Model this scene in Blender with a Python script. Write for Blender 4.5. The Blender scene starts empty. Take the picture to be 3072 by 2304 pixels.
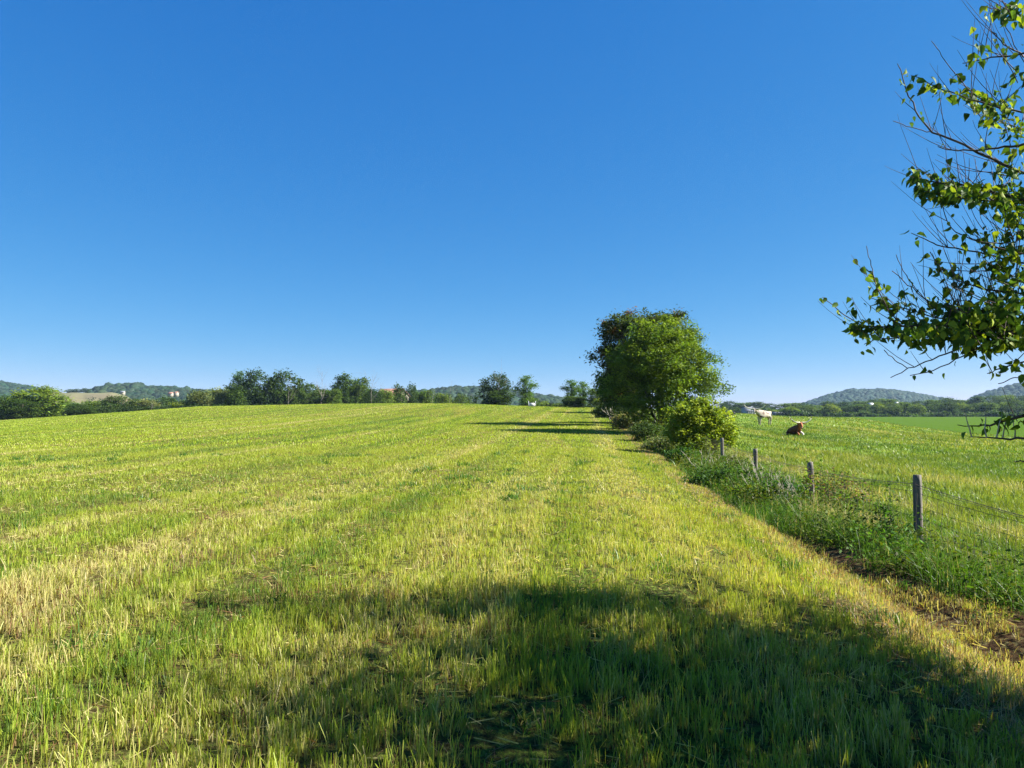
import bpy, math, random
import numpy as np
from mathutils import Vector

R = np.random.default_rng(7)
random.seed(7)
SC = bpy.context.scene
COL = SC.collection
FPX = 740.0                      # focal length in pixels of a 1024 wide picture
EYE = 1.65
PITCH = math.atan(24.0 / FPX)
SUN_EL = math.radians(36.5)

# ------------------------------------------------------------------ noise
def _h(ix, iy, s):
    n = (ix.astype(np.int64) * 374761393 + iy.astype(np.int64) * 668265263 + s * 1274126177) & 0x7fffffff
    n = ((n ^ (n >> 13)) * 1274126177) & 0x7fffffff
    return ((n ^ (n >> 16)) & 0xffff) / 65535.0

def vnoise(x, y, s=0):
    x = np.asarray(x, float); y = np.asarray(y, float)
    ix = np.floor(x); iy = np.floor(y); fx = x - ix; fy = y - iy
    fx = fx * fx * (3 - 2 * fx); fy = fy * fy * (3 - 2 * fy)
    a = _h(ix, iy, s); b = _h(ix + 1, iy, s); c = _h(ix, iy + 1, s); d = _h(ix + 1, iy + 1, s)
    return (a * (1 - fx) + b * fx) * (1 - fy) + (c * (1 - fx) + d * fx) * fy

def fbm(x, y, s=0, o=3):
    t = 0; a = .5; n = 0
    for i in range(o):
        t = t + a * vnoise(x * 2 ** i, y * 2 ** i, s + i * 17); n += a; a *= .5
    return t / n

def sst(a, b, v):
    t = np.clip((v - a) / (b - a), 0, 1)
    return t * t * (3 - 2 * t)

# ------------------------------------------------------------------ terrain
def ray_z(py, D):                # height seen at picture row py (1024x768) at depth D
    return EYE + (408 - py) / FPX * D
_U = (np.array([-300, 0, 67, 133, 200, 333, 400, 467, 500, 567, 610, 680, 728, 775, 857, 911, 963, 1024, 1300]) - 512) / FPX
_D = np.array([140, 140, 140, 140, 140, 140, 140, 140, 140, 140, 138, 125, 115, 108, 100, 95, 90, 86, 80.])
_Y = np.array([438, 420.5, 416, 411.5, 406.7, 404.2, 403.6, 404, 405.4, 407.4, 408, 410, 412.8, 416, 418.8, 427.5, 434, 439, 452.])
_A = EYE + (408 - _Y) / FPX * _D
def row_x(y):
    return 4.9 + .1 * y
def H(x, y):
    x = np.asarray(x, float); y = np.asarray(y, float)
    u = x / np.maximum(y, 1.5)
    D = np.interp(u, _U, _D); A = np.interp(u, _U, _A)
    t = np.clip(y / D, 0, None); tc = np.minimum(t, 1)
    rt = sst(.2, .34, u)
    s = tc ** 3 * (4 - 3 * tc) * (1 - rt) + tc ** 5 * (6 - 5 * tc) * rt
    d = x - row_x(y)
    B = -(.42 + .1 * sst(2, 8, d)) * sst(-5.5, -.6, d) * (1 - sst(34, 52, y) * (1 - sst(2, 8, d)))
    z = B * (1 - s) + A * s
    # land beyond the crest
    right = sst(.16, .34, u)
    yy = y
    V = (1 - right) * (-5.0) + right * np.interp(yy, [100, 150, 350, 460, 700, 6000], [-3.5, -3.5, -2.85, -1.9, -1.9, -1.9])
    z = z + (V - z) * sst(1.0, 1.0 + .62 - .12 * right, t) * (t > 1)
    # small relief
    near = 1 - sst(15, 60, np.hypot(x, y))
    z = z + (fbm(x * 1.7, y * 1.7, 3) - .5) * .07 * near + (fbm(x * .25, y * .25, 5) - .5) * .12 * (1 - sst(40, 90, y)) * sst(1, 6, np.hypot(x, y))
    ditch = np.exp(-((d + 1.55) / .32) ** 2) * .14 * (1 - sst(60, 90, y))
    z = z - ditch
    z = z + sst(1.2, 3.5, d) * (fbm(x * .5, y * .5, 9) - .5) * .22 * (1 - sst(60, 100, y))
    return z
def h1(x, y):
    return float(H(np.array([x]), np.array([y]))[0])
def at(sx, sy, D):
    """point seen at source pixel (3072 wide photo) at depth D"""
    cx = (sx / 3 - 512) / FPX; cz = (384 - sy / 3) / FPX
    c, s = math.cos(PITCH), math.sin(PITCH)
    k = D / (c - cz * s)
    return Vector((cx * k, D, EYE + (s + cz * c) * k))
def proj(P):
    """source pixels of world points (N,3)"""
    P = np.atleast_2d(P); c, s = math.cos(PITCH), math.sin(PITCH)
    y = P[:, 1]; z = P[:, 2] - EYE
    f = y * c + z * s; up = -y * s + z * c
    f2 = np.where(f > .05, f, .05)
    return (512 + FPX * P[:, 0] / f2) * 3, (384 - FPX * up / f2) * 3, f

# ------------------------------------------------------------------ materials
def new_mat(name):
    m = bpy.data.materials.new(name); m.use_nodes = True
    nt = m.node_tree; nt.nodes.clear()
    return m, nt, nt.nodes, nt.links
def N(nodes, t, **k):
    n = nodes.new(t)
    for a, b in k.items():
        if a.startswith('i_'):
            n.inputs[a[2:].replace('_', ' ')].default_value = b
        else:
            setattr(n, a, b)
    return n
def ramp(nodes, stops):
    r = nodes.new('ShaderNodeValToRGB'); e = r.color_ramp.elements
    while len(e) < len(stops): e.new(.5)
    for i, (p, c) in enumerate(stops):
        e[i].position = p; e[i].color = (*c, 1)
    return r
def mix(nodes, links, f, a, b, mode='MIX'):
    m = nodes.new('ShaderNodeMix'); m.data_type = 'RGBA'; m.blend_type = mode
    for k, v in ((0, f), (6, a), (7, b)):
        if hasattr(v, 'links'): links.new(v, m.inputs[k])
        elif isinstance(v, (int, float)): m.inputs[k].default_value = v
        else: m.inputs[k].default_value = (*v, 1)
    return m.outputs[2]

def leaf_material(name, trans=.45, rough=.5, spec=.35, tint=(1.25, 1.3, .55), scale=0, attr='col', rnd=False):
    """two-sided leaf: vertex tint, light passing through"""
    m, nt, n, l = new_mat(name)
    a = N(n, 'ShaderNodeAttribute', attribute_name=attr)
    c = a.outputs['Color']
    if rnd:
        oi = N(n, 'ShaderNodeObjectInfo'); r0 = ramp(n, [(0, (.78, .8, .9)), (.5, (1.0, 1.0, .8)), (1, (1.25, 1.12, 1.0))]); l.new(oi.outputs['Random'], r0.inputs[0])
        c = mix(n, l, 1.0, c, r0.outputs[0], 'MULTIPLY')
    if scale:
        g = N(n, 'ShaderNodeNewGeometry'); no = N(n, 'ShaderNodeTexNoise', i_Scale=scale)
        l.new(g.outputs['Position'], no.inputs['Vector'])
        rr = ramp(n, [(.3, (.7, .7, .7)), (.7, (1.25, 1.2, 1.1))]); l.new(no.outputs[0], rr.inputs[0])
        c = mix(n, l, 1.0, c, rr.outputs[0], 'MULTIPLY')
    p = N(n, 'ShaderNodeBsdfPrincipled', i_Roughness=rough)
    p.inputs['Specular IOR Level'].default_value = spec
    l.new(c, p.inputs['Base Color'])
    t = N(n, 'ShaderNodeBsdfTranslucent')
    l.new(mix(n, l, 1.0, c, tint, 'MULTIPLY'), t.inputs['Color'])
    x = N(n, 'ShaderNodeMixShader'); x.inputs[0].default_value = trans
    l.new(p.outputs[0], x.inputs[1]); l.new(t.outputs[0], x.inputs[2])
    o = N(n, 'ShaderNodeOutputMaterial'); l.new(x.outputs[0], o.inputs[0])
    return m

def noise_material(name, stops, scale=8, rough=.8, stretch=(1, 1, 1), bump=.3, coord='Object', detail=6, spec=.3, bdist=.02):
    m, nt, n, l = new_mat(name)
    tc = N(n, 'ShaderNodeTexCoord'); mp = N(n, 'ShaderNodeMapping'); mp.inputs['Scale'].default_value = stretch
    l.new(tc.outputs[coord], mp.inputs['Vector'])
    no = N(n, 'ShaderNodeTexNoise', i_Scale=scale, i_Detail=detail); l.new(mp.outputs[0], no.inputs['Vector'])
    r = ramp(n, stops); l.new(no.outputs[0], r.inputs[0])
    p = N(n, 'ShaderNodeBsdfPrincipled', i_Roughness=rough); p.inputs['Specular IOR Level'].default_value = spec
    l.new(r.outputs[0], p.inputs['Base Color'])
    if bump:
        b = N(n, 'ShaderNodeBump', i_Strength=bump, i_Distance=bdist); l.new(no.outputs[0], b.inputs['Height']); l.new(b.outputs[0], p.inputs['Normal'])
    o = N(n, 'ShaderNodeOutputMaterial'); l.new(p.outputs[0], o.inputs[0])
    return m

M = {}
M['grass'] = leaf_material('grass_blades', trans=.42, rough=.45, spec=.3, tint=(1.3, 1.25, .5))
M['leaf'] = leaf_material('tree_leaves', trans=.38, rough=.6, spec=.1, tint=(1.3, 1.35, .45))
M['leaf_far'] = leaf_material('far_tree_leaves', trans=.36, rough=.6, spec=.15, tint=(1.4, 1.45, .45), rnd=True)
M['near_leaf'] = leaf_material('near_tree_leaves', trans=.28, rough=.6, spec=.1, tint=(1.4, 1.45, .4))
M['bark'] = noise_material('bark', [(.3, (.03, .024, .018)), (.7, (.11, .09, .07))], 10, .9, (1, 1, .25), .6)
M['twig'] = noise_material('twig_bark', [(.3, (.035, .022, .018)), (.7, (.10, .07, .06))], 14, .75, (1, 1, 1), .2)
M['deadwood'] = noise_material('dead_wood', [(.3, (.12, .10, .08)), (.7, (.28, .25, .21))], 9, .85, (1, 1, .3), .3)
M['pale_stem'] = noise_material('pale_dry_stem', [(.3, (.30, .26, .2)), (.7, (.55, .49, .38))], 20, .8, (1, 1, 1), .1)
M['post'] = noise_material('weathered_post', [(.25, (.05, .045, .04)), (.5, (.14, .125, .105)), (.75, (.27, .25, .21))], 16, .9, (1, 1, .09), .9)
M['wire'] = noise_material('rusty_wire', [(.3, (.06, .035, .025)), (.7, (.14, .11, .09))], 30, .6, (1, 1, 1), 0)
M['horn'] = noise_material('horn', [(.35, (.55, .48, .34)), (.65, (.75, .68, .52))], 3, .4, (1, 1, 1), 0)
M['horn_tip'] = noise_material('horn_tip', [(.35, (.04, .03, .025)), (.65, (.10, .08, .06))], 3, .35, (1, 1, 1), 0)
M['hoof'] = noise_material('hoof', [(.3, (.03, .025, .02)), (.7, (.08, .06, .05))], 6, .5)
M['wall_white'] = noise_material('white_siding', [(.3, (.42, .42, .4)), (.7, (.52, .52, .5))], 3, .7, (1, 1, 6), .1)
M['wall_cream'] = noise_material('cream_siding', [(.3, (.24, .22, .17)), (.7, (.32, .29, .23))], 3, .7, (1, 1, 6), .1)
M['wall_grey'] = noise_material('grey_siding', [(.3, (.14, .15, .17)), (.7, (.24, .25, .27))], 3, .7, (4, 4, 1), .1)
M['roof_grey'] = noise_material('grey_roof', [(.3, (.09, .10, .12)), (.7, (.15, .16, .18))], 5, .8, (1, 1, 1), .2)
M['roof_white'] = noise_material('white_metal_roof', [(.3, (.42, .44, .46)), (.7, (.52, .53, .54))], 2, .4, (6, 1, 1), .1)
M['roof_red'] = noise_material('reddish_roof', [(.3, (.20, .10, .07)), (.7, (.28, .15, .11))], 5, .8, (1, 1, 1), .2)
M['dark_glass'] = noise_material('window_glass', [(.3, (.02, .025, .03)), (.7, (.05, .06, .07))], 2, .15, (1, 1, 1), 0, spec=.6)
M['rubber'] = noise_material('black_rubber', [(.3, (.015, .015, .015)), (.7, (.03, .03, .03))], 8, .8)
M['dirt'] = noise_material('red_dirt', [(.3, (.10, .05, .03)), (.7, (.27, .15, .09))], 12, .95, (1, 1, 1), .6)

def hide_material(name, stops, scale):
    return noise_material(name, stops, scale, .75, (1, 1, 1), .15, detail=2)

# ------------------------------------------------------------------ mesh helpers
def build(name, V, F, mats, parent=None, col=None, smooth=False, mi=None):
    """V (n,3); F list of (m,k) index arrays"""
    V = np.asarray(V, np.float32)
    me = bpy.data.meshes.new(name)
    me.vertices.add(len(V)); me.vertices.foreach_set('co', V.ravel())
    F = [np.asarray(f, np.int32) for f in F if len(f)]
    nl = sum(f.size for f in F); nf = sum(len(f) for f in F)
    me.loops.add(nl); me.polygons.add(nf)
    me.loops.foreach_set('vertex_index', np.concatenate([f.ravel() for f in F]))
    tot = np.concatenate([np.full(len(f), f.shape[1], np.int32) for f in F])
    st = np.concatenate([[0], np.cumsum(tot)[:-1]]).astype(np.int32)
    me.polygons.foreach_set('loop_start', st)
    try: me.polygons.foreach_set('loop_total', tot)
    except Exception: pass
    if smooth: me.polygons.foreach_set('use_smooth', np.ones(nf, bool))
    if mi is not None: me.polygons.foreach_set('material_index', np.asarray(mi, np.int32))
    if not isinstance(mats, (list, tuple)): mats = [mats]
    for m in mats: me.materials.append(m)
    if col is not None:
        a = me.color_attributes.new('col', 'FLOAT_COLOR', 'POINT')
        c = np.ones((len(V), 4), np.float32); c[:, :3] = col
        a.data.foreach_set('color', c.ravel())
    me.update(calc_edges=True)
    o = bpy.data.objects.new(name, me); COL.objects.link(o)
    if parent is not None: o.parent = parent
    return o

class Acc:
    def __init__(s): s.V = []; s.Q = []; s.T = []; s.n = 0
    def add(s, V, Q=None, T=None):
        V = np.asarray(V, float)
        if Q is not None and len(Q): s.Q.append(np.asarray(Q) + s.n)
        if T is not None and len(T): s.T.append(np.asarray(T) + s.n)
        s.V.append(V); s.n += len(V)
    def tube(s, pts, rad, k=6, cap=True):
        P = np.asarray([tuple(p) for p in pts], float); r = np.broadcast_to(np.asarray(rad, float), (len(P),))
        T = np.gradient(P, axis=0); T /= np.linalg.norm(T, axis=1)[:, None] + 1e-9
        ref = np.array([0, 0, 1.]) if abs(T[0][2]) < .8 else np.array([1., 0, 0])
        A = np.cross(T, ref); A /= np.linalg.norm(A, axis=1)[:, None] + 1e-9
        B = np.cross(T, A)
        an = np.arange(k) / k * 2 * math.pi
        V = P[:, None] + r[:, None, None] * (np.cos(an)[None, :, None] * A[:, None] + np.sin(an)[None, :, None] * B[:, None])
        n = len(P); q = []
        for i in range(n - 1):
            for j in range(k):
                q.append((i * k + j, i * k + (j + 1) % k, (i + 1) * k + (j + 1) % k, (i + 1) * k + j))
        V = V.reshape(-1, 3); T3 = []
        if cap:
            V = np.vstack([V, P[0], P[-1]])
            for j in range(k):
                T3.append((n * k, (j + 1) % k, j)); T3.append((n * k + 1, (n - 1) * k + j, (n - 1) * k + (j + 1) % k))
        s.add(V, q, T3)
    def box(s, c, d, rz=0):
        x, y, z = [v / 2 for v in d]
        V = np.array([(-x, -y, -z), (x, -y, -z), (x, y, -z), (-x, y, -z), (-x, -y, z), (x, -y, z), (x, y, z), (-x, y, z)])
        cs, sn = math.cos(rz), math.sin(rz)
        V = np.c_[V[:, 0] * cs - V[:, 1] * sn, V[:, 0] * sn + V[:, 1] * cs, V[:, 2]] + np.array(c)
        s.add(V, [(0, 3, 2, 1), (4, 5, 6, 7), (0, 1, 5, 4), (1, 2, 6, 5), (2, 3, 7, 6), (3, 0, 4, 7)])
    def build(s, name, mat, parent=None, smooth=False, col=None):
        F = []
        if s.Q: F.append(np.vstack(s.Q))
        if s.T: F.append(np.vstack(s.T))
        return build(name, np.vstack(s.V), F, mat, parent, col, smooth)

def empty(name, loc=(0, 0, 0), rz=0):
    o = bpy.data.objects.new(name, None); COL.objects.link(o)
    o.location = loc; o.rotation_euler = (0, 0, rz); o.empty_display_size = .2
    return o
def tag(o, label=None, cat=None, group=None, kind=None):
    if label: o['label'] = label
    if cat: o['category'] = cat
    if group: o['group'] = group
    if kind: o['kind'] = kind
    return o
KIDS = {}
def copy_tree(o):
    c = o.copy(); COL.objects.link(c)
    for ch in list(o.children):
        k = ch.copy(); COL.objects.link(k); k.parent = c
    return c

# ------------------------------------------------------------------ leaves
def rand_dirs(n):
    v = R.normal(size=(n, 3)); return v / np.linalg.norm(v, axis=1)[:, None]
def leaf_quads(C, size, up=.5, aspect=.55):
    """rhombic leaves, slightly folded; C (n,3)"""
    n = len(C); nr = rand_dirs(n); nr[:, 2] = np.abs(nr[:, 2]) + up; nr /= np.linalg.norm(nr, axis=1)[:, None]
    a = np.cross(nr, rand_dirs(n)); a /= np.linalg.norm(a, axis=1)[:, None] + 1e-9
    b = np.cross(nr, a)
    s = (size * R.uniform(.6, 1.35, n))[:, None]
    V = np.stack([C - a * s * .5, C + b * s * aspect * .5 + nr * s * .08, C + a * s * .5 - nr * s * .1, C - b * s * aspect * .5 + nr * s * .08], 1).reshape(-1, 3)
    Q = np.arange(4 * n).reshape(n, 4)
    return V, Q
def crown_points(lobes, nclump, per, sigma, shell=.55):
    """lobes: (cx,cy,cz,rx,ry,rz[,weight])"""
    w = np.array([(l[6] if len(l) > 6 else 1) * l[3] * l[4] * l[5] for l in lobes]) ** .8; w /= w.sum()
    out = []; cl = []; cid = []
    k = 0
    for l, ww in zip(lobes, w):
        m = max(3, int(nclump * ww))
        d = rand_dirs(m); rr = (shell + (1 - shell) * R.random(m) ** .6)
        bump = .86 + .28 * vnoise(d[:, 0] * 2.2 + l[0] * 3, d[:, 1] * 2.2 + d[:, 2] * 3.1, int(abs(l[2]) * 10) + 3)
        c = np.array(l[:3]) + d * (rr * bump)[:, None] * np.array(l[3:6])
        cl.append(c)
        cnt = R.poisson(per, m)
        cc = np.repeat(c, cnt, 0); cid.append(np.repeat(np.arange(m) + k, cnt)); k += m
        out.append(cc + R.normal(size=cc.shape) * sigma * np.array([1, 1, .75]) * R.uniform(.6, 1.3, len(cc))[:, None])
    return np.vstack(out), np.vstack(cl), np.concatenate(cid)
def leaf_colors(cid, base, var=.25, alt=None, altp=0.0):
    nc = cid.max() + 1
    g = R.uniform(1 - var, 1 + var, nc)
    hue = R.uniform(-1, 1, nc)
    c = np.array(base)[None] * g[:, None] * np.c_[1 + .18 * hue, 1 + .04 * hue, 1 - .2 * hue]
    if alt is not None:
        k = R.random(nc) < altp; c[k] = np.array(alt) * g[k][:, None]
    c = c[cid] * R.uniform(.75, 1.25, len(cid))[:, None]
    return np.clip(c, .004, .9)

def curve(p0, p1, sag=.1, n=6, jit=.03):
    p0 = np.array(p0, float); p1 = np.array(p1, float); L = np.linalg.norm(p1 - p0)
    t = np.linspace(0, 1, n)[:, None]
    P = p0 + (p1 - p0) * t + np.array([0, 0, 1]) * (np.sin(t * math.pi) * sag * L)
    P[1:-1] += R.normal(size=(n - 2, 3)) * jit * L
    return P

def make_tree(name, lobes, height, trunk_r, nclump, per, sigma, leaf, base, var=.25, alt=None, altp=0, trunks=1,
              limbs=14, zsplit=.3, shell=.55, dead=0, aspect=.55, bark='bark', zmin=.25, leafm='leaf'):
    root = empty(name)
    pts, cl, cid = crown_points(lobes, nclump, per, sigma, shell)
    k = pts[:, 2] > zmin; pts = pts[k]; cid = cid[k]
    V, Q = leaf_quads(pts, leaf, aspect=aspect)
    c = np.repeat(leaf_colors(cid, base, var, alt, altp), 4, 0)
    crown = build('crown', V, [Q], M[leafm], root, c)
    a = Acc()
    for t in range(trunks):
        off = np.array([0, 0, 0.]) if t == 0 else np.r_[R.normal(size=2) * trunk_r * 2.5, 0]
        top = np.array([lobes[0][0], lobes[0][1], height * .8]) + np.r_[R.normal(size=2) * .05 * height, 0] + off
        P = curve(off + np.array([0, 0, -.3]), top, .0, 9, .012)
        rr = trunk_r * (1 - np.linspace(0, 1, 9) ** .9 * .85) / (1 if trunks == 1 else 1.3)
        a.tube(P, rr, 8)
        for i in range(limbs // trunks):
            tt = R.uniform(zsplit, .85); q0 = P[int(tt * 8)]
            up = cl[(cl[:, 2] > q0[2])] if (cl[:, 2] > q0[2]).any() else cl
            q1 = up[R.integers(len(up))]
            L = np.linalg.norm(q1 - q0); r0 = trunk_r * (1 - tt * .8) * .45
            S = curve(q0, q1, -.06, 6, .03)
            a.tube(S, r0 * (1 - np.linspace(0, .82, 6)), 5)
            for j in range(3):
                q2 = S[R.integers(2, 6)]; near = cl[np.argsort(np.linalg.norm(cl - q2, axis=1))[:12]]
                q3 = near[R.integers(len(near))]
                a.tube(curve(q2, q3, 0, 4, .05), [r0 * .35, r0 * .25, r0 * .18, r0 * .08], 4, False)
    trunk = a.build('trunk', M[bark], root, True)
    if dead:
        b = Acc()
        for i in range(dead):
            dead_branch(b, np.array([R.normal() * .1 * height, R.normal() * .1 * height, height * .62]),
                        np.array([R.uniform(-.5, .5), R.uniform(-.5, .5), 1.]), height * R.uniform(.35, .52), trunk_r * .35)
        b.build('dead_branches', M['deadwood'], root)
    return root

def dead_branch(acc, p, d, L, r, depth=0):
    d = d / np.linalg.norm(d)
    n = 5; P = [p]
    dd = d.copy()
    for i in range(n - 1):
        dd = dd + R.normal(size=3) * .16; dd[2] += .05; dd /= np.linalg.norm(dd)
        P.append(P[-1] + dd * L / (n - 1))
    P = np.array(P)
    acc.tube(P, r * np.linspace(1, .35, n), 5 if depth == 0 else 3, False)
    if depth < 2:
        for i in range(4 if depth == 0 else 3):
            j = R.integers(1, n)
            v = rand_dirs(1)[0]; v = d * .9 + v * .9
            dead_branch(acc, P[j], v, L * R.uniform(.35, .6), r * .5, depth + 1)

# ------------------------------------------------------------------ world, sun, camera
w = bpy.data.worlds.new('World'); SC.world = w; w.use_nodes = True
nt = w.node_tree; nt.nodes.clear()
sky = nt.nodes.new('ShaderNodeTexSky'); sky.sky_type = 'NISHITA'; sky.sun_disc = False
sky.sun_elevation = SUN_EL; sky.sun_rotation = math.radians(90)
sky.air_density = .6; sky.dust_density = .1; sky.ozone_density = 10; sky.altitude = 0
# clear-day grading of the sky colour: each channel raised to its own power
sc_ = nt.nodes.new('ShaderNodeSeparateColor'); cc_ = nt.nodes.new('ShaderNodeCombineColor')
nt.links.new(sky.outputs[0], sc_.inputs[0])
EXPO = 1.75
for i_, (p_, k_) in enumerate(((1.42, .109), (.70, .218), (.36, .452))):
    pw = nt.nodes.new('ShaderNodeMath'); pw.operation = 'POWER'; pw.inputs[1].default_value = p_
    ml = nt.nodes.new('ShaderNodeMath'); ml.operation = 'MULTIPLY'; ml.inputs[1].default_value = k_ / (2 ** EXPO) / .1
    nt.links.new(sc_.outputs[i_], pw.inputs[0]); nt.links.new(pw.outputs[0], ml.inputs[0]); nt.links.new(ml.outputs[0], cc_.inputs[i_])
bg = nt.nodes.new('ShaderNodeBackground'); bg.inputs['Strength'].default_value = .1
wo = nt.nodes.new('ShaderNodeOutputWorld')
nt.links.new(cc_.outputs[0], bg.inputs['Color']); nt.links.new(bg.outputs[0], wo.inputs[0])

sl = bpy.data.lights.new('sun', 'SUN'); sl.energy = 5.0; sl.angle = math.radians(.53); sl.color = (1, .955, .87)
so = bpy.data.objects.new('sun', sl); COL.objects.link(so)
so.rotation_euler = Vector((-math.cos(SUN_EL), .035, -math.sin(SUN_EL))).to_track_quat('-Z', 'Y').to_euler()
so.location = (60, 0, 60)

cam = bpy.data.cameras.new('camera'); co = bpy.data.objects.new('camera', cam); COL.objects.link(co)
cam.sensor_width = 36; cam.lens = 36 * FPX / 1024; cam.clip_start = .05; cam.clip_end = 30000
co.location = (0, 0, EYE); co.rotation_euler = (math.pi / 2 + PITCH, 0, 0)
SC.camera = co
SC.view_settings.view_transform = 'Standard'; SC.view_settings.look = 'None'
SC.view_settings.exposure = EXPO; SC.view_settings.gamma = 1
SC.cycles.use_denoising = True; SC.cycles.denoising_prefilter = 'NONE'
SC.cycles.max_bounces = 6; SC.cycles.diffuse_bounces = 3; SC.cycles.transmission_bounces = 3; SC.cycles.volume_bounces = 0
SC.cycles.transparent_max_bounces = 4

# ------------------------------------------------------------------ ground
def ground_material():
    m, nt, n, l = new_mat('meadow_ground')
    tc = N(n, 'ShaderNodeTexCoord')
    sep = N(n, 'ShaderNodeSeparateXYZ'); l.new(tc.outputs['Object'], sep.inputs[0])
    def math_(op, a, b=None, c=None):
        q = N(n, 'ShaderNodeMath', operation=op)
        for i, v in enumerate((a, b, c)):
            if v is None: continue
            if hasattr(v, 'links'): l.new(v, q.inputs[i])
            else: q.inputs[i].default_value = v
        return q.outputs[0]
    def noise(scale, stretch=(1, 1, 1), rot=0, detail=5, rough=.6):
        mp = N(n, 'ShaderNodeMapping'); mp.inputs['Scale'].default_value = stretch; mp.inputs['Rotation'].default_value = (0, 0, rot)
        l.new(tc.outputs['Object'], mp.inputs[0])
        q = N(n, 'ShaderNodeTexNoise', i_Scale=scale, i_Detail=detail, i_Roughness=rough); l.new(mp.outputs[0], q.inputs['Vector'])
        return q.outputs[0]
    rot = math.atan(.1)
    # coordinates run along the mowing direction
    stripes = noise(.55, (1, .035, 1), rot, 3)
    fine = noise(22, (1, .7, 1), rot, 8, .75)
    med = noise(1.3, (1, .5, 1), rot, 5)
    big = noise(.09, (1, .35, 1), rot, 3)
    f1 = ramp(n, [(.36, (.035, .02, .010)), (.48, (.10, .085, .03)), (.58, (.17, .19, .035)), (.72, (.32, .30, .09))]); l.new(fine, f1.inputs[0])
    s1 = ramp(n, [(.36, (.6, .85, .6)), (.5, (.97, 1, 1)), (.64, (1.3, 1.1, 1.3))]); l.new(stripes, s1.inputs[0])
    b1 = ramp(n, [(.35, (.85, .97, .9)), (.65, (1.12, 1.03, 1.1))]); l.new(big, b1.inputs[0])
    m1 = ramp(n, [(.3, (.78, .85, .8)), (.7, (1.15, 1.1, 1.15))]); l.new(med, m1.inputs[0])
    hay = mix(n, l, 1.0, mix(n, l, 1.0, mix(n, l, 1.0, f1.outputs[0], s1.outputs[0], 'MULTIPLY'), b1.outputs[0], 'MULTIPLY'), m1.outputs[0], 'MULTIPLY')
    # pasture
    pf = noise(9, (1, 1, 1), 0, 8, .75); pm = noise(.8, (.35, 1, 1), .3, 5)
    p1 = ramp(n, [(.32, (.035, .06, .015)), (.45, (.10, .17, .025)), (.6, (.20, .28, .05)), (.74, (.38, .38, .15))]); l.new(pf, p1.inputs[0])
    p2 = ramp(n, [(.34, (.55, .78, .6)), (.5, (1, 1, 1)), (.66, (1.45, 1.2, 1.5))]); l.new(pm, p2.inputs[0])
    past = mix(n, l, 1.0, p1.outputs[0], p2.outputs[0], 'MULTIPLY')
    # bare strip beside the weeds
    d = math_('SUBTRACT', math_('SUBTRACT', sep.outputs['X'], math_('MULTIPLY', sep.outputs['Y'], .1)), 4.9)
    en = noise(1.6, (1, 1, 1), 0, 4)
    dj = math_('ADD', d, math_('MULTIPLY', math_('SUBTRACT', en, .5), 1.2))
    soiln = noise(14, (1, 1, 1), 0, 6)
    so1 = ramp(n, [(.35, (.03, .02, .012)), (.5, (.09, .055, .03)), (.6, (.14, .12, .05)), (.72, (.24, .19, .10))]); l.new(soiln, so1.inputs[0])
    w1 = N(n, 'ShaderNodeMapRange', interpolation_type='SMOOTHSTEP'); w1.inputs[1].default_value = -2.05; w1.inputs[2].default_value = -1.8
    l.new(dj, w1.inputs[0])
    w2 = N(n, 'ShaderNodeMapRange', interpolation_type='SMOOTHSTEP'); w2.inputs[1].default_value = .2; w2.inputs[2].default_value = 1.0
    l.new(dj, w2.inputs[0])
    c = mix(n, l, w1.outputs[0], hay, so1.outputs[0]); c = mix(n, l, w2.outputs[0], c, past)
    z = N(n, 'ShaderNodeAttribute', attribute_name='col')      # r: far green meadow, g: woodland floor
    zs = N(n, 'ShaderNodeSeparateColor'); l.new(z.outputs['Color'], zs.inputs[0])
    fg = noise(2.0, (.3, 1, 1), 0, 6); g1 = ramp(n, [(.3, (.045, .095, .010)), (.7, (.075, .125, .014))]); l.new(fg, g1.inputs[0])
    c = mix(n, l, zs.outputs[0], c, g1.outputs[0])
    wd = ramp(n, [(.3, (.025, .05, .012)), (.7, (.06, .10, .02))]); l.new(fg, wd.inputs[0])
    c = mix(n, l, zs.outputs[1], c, wd.outputs[0])
    p = N(n, 'ShaderNodeBsdfPrincipled', i_Roughness=1.0); p.inputs['Specular IOR Level'].default_value = 0
    l.new(c, p.inputs['Base Color'])
    b = N(n, 'ShaderNodeBump', i_Strength=.9, i_Distance=.05); l.new(fine, b.inputs['Height']); l.new(b.outputs[0], p.inputs['Normal'])
    o = N(n, 'ShaderNodeOutputMaterial'); l.new(p.outputs[0], o.inputs[0])
    return m

def make_ground():
    n = 300
    a = np.linspace(-1, 1, 2 * n + 1)
    gx = 3 * np.sinh(a * 7.7); gy = 3 * np.sinh(a * 7.45) + 6
    gy = gy[gy > -400]
    X, Y = np.meshgrid(gx, gy)
    Z = H(X.ravel(), Y.ravel())
    V = np.c_[X.ravel(), Y.ravel(), Z]
    nx, ny = len(gx), len(gy)
    i = np.arange(nx - 1)[None] + (np.arange(ny - 1) * nx)[:, None]
    Q = np.stack([i, i + 1, i + 1 + nx, i + nx], -1).reshape(-1, 4)
    x, y = V[:, 0], V[:, 1]
    u = x / np.maximum(y, 1.5); t = y / np.interp(u, _U, _D)
    right = sst(.2, .3, u)
    col = np.zeros((len(V), 3))
    col[:, 0] = right * sst(1.0, 1.06, t) * (1 - sst(355, 375, y))
    col[:, 1] = np.clip((1 - right) * sst(1.12, 1.3, t) + right * sst(355, 375, y), 0, 1)
    o = build('ground', V, [Q], ground_material(), col=col, smooth=True)
    tag(o, kind='structure')
make_ground()

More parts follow.
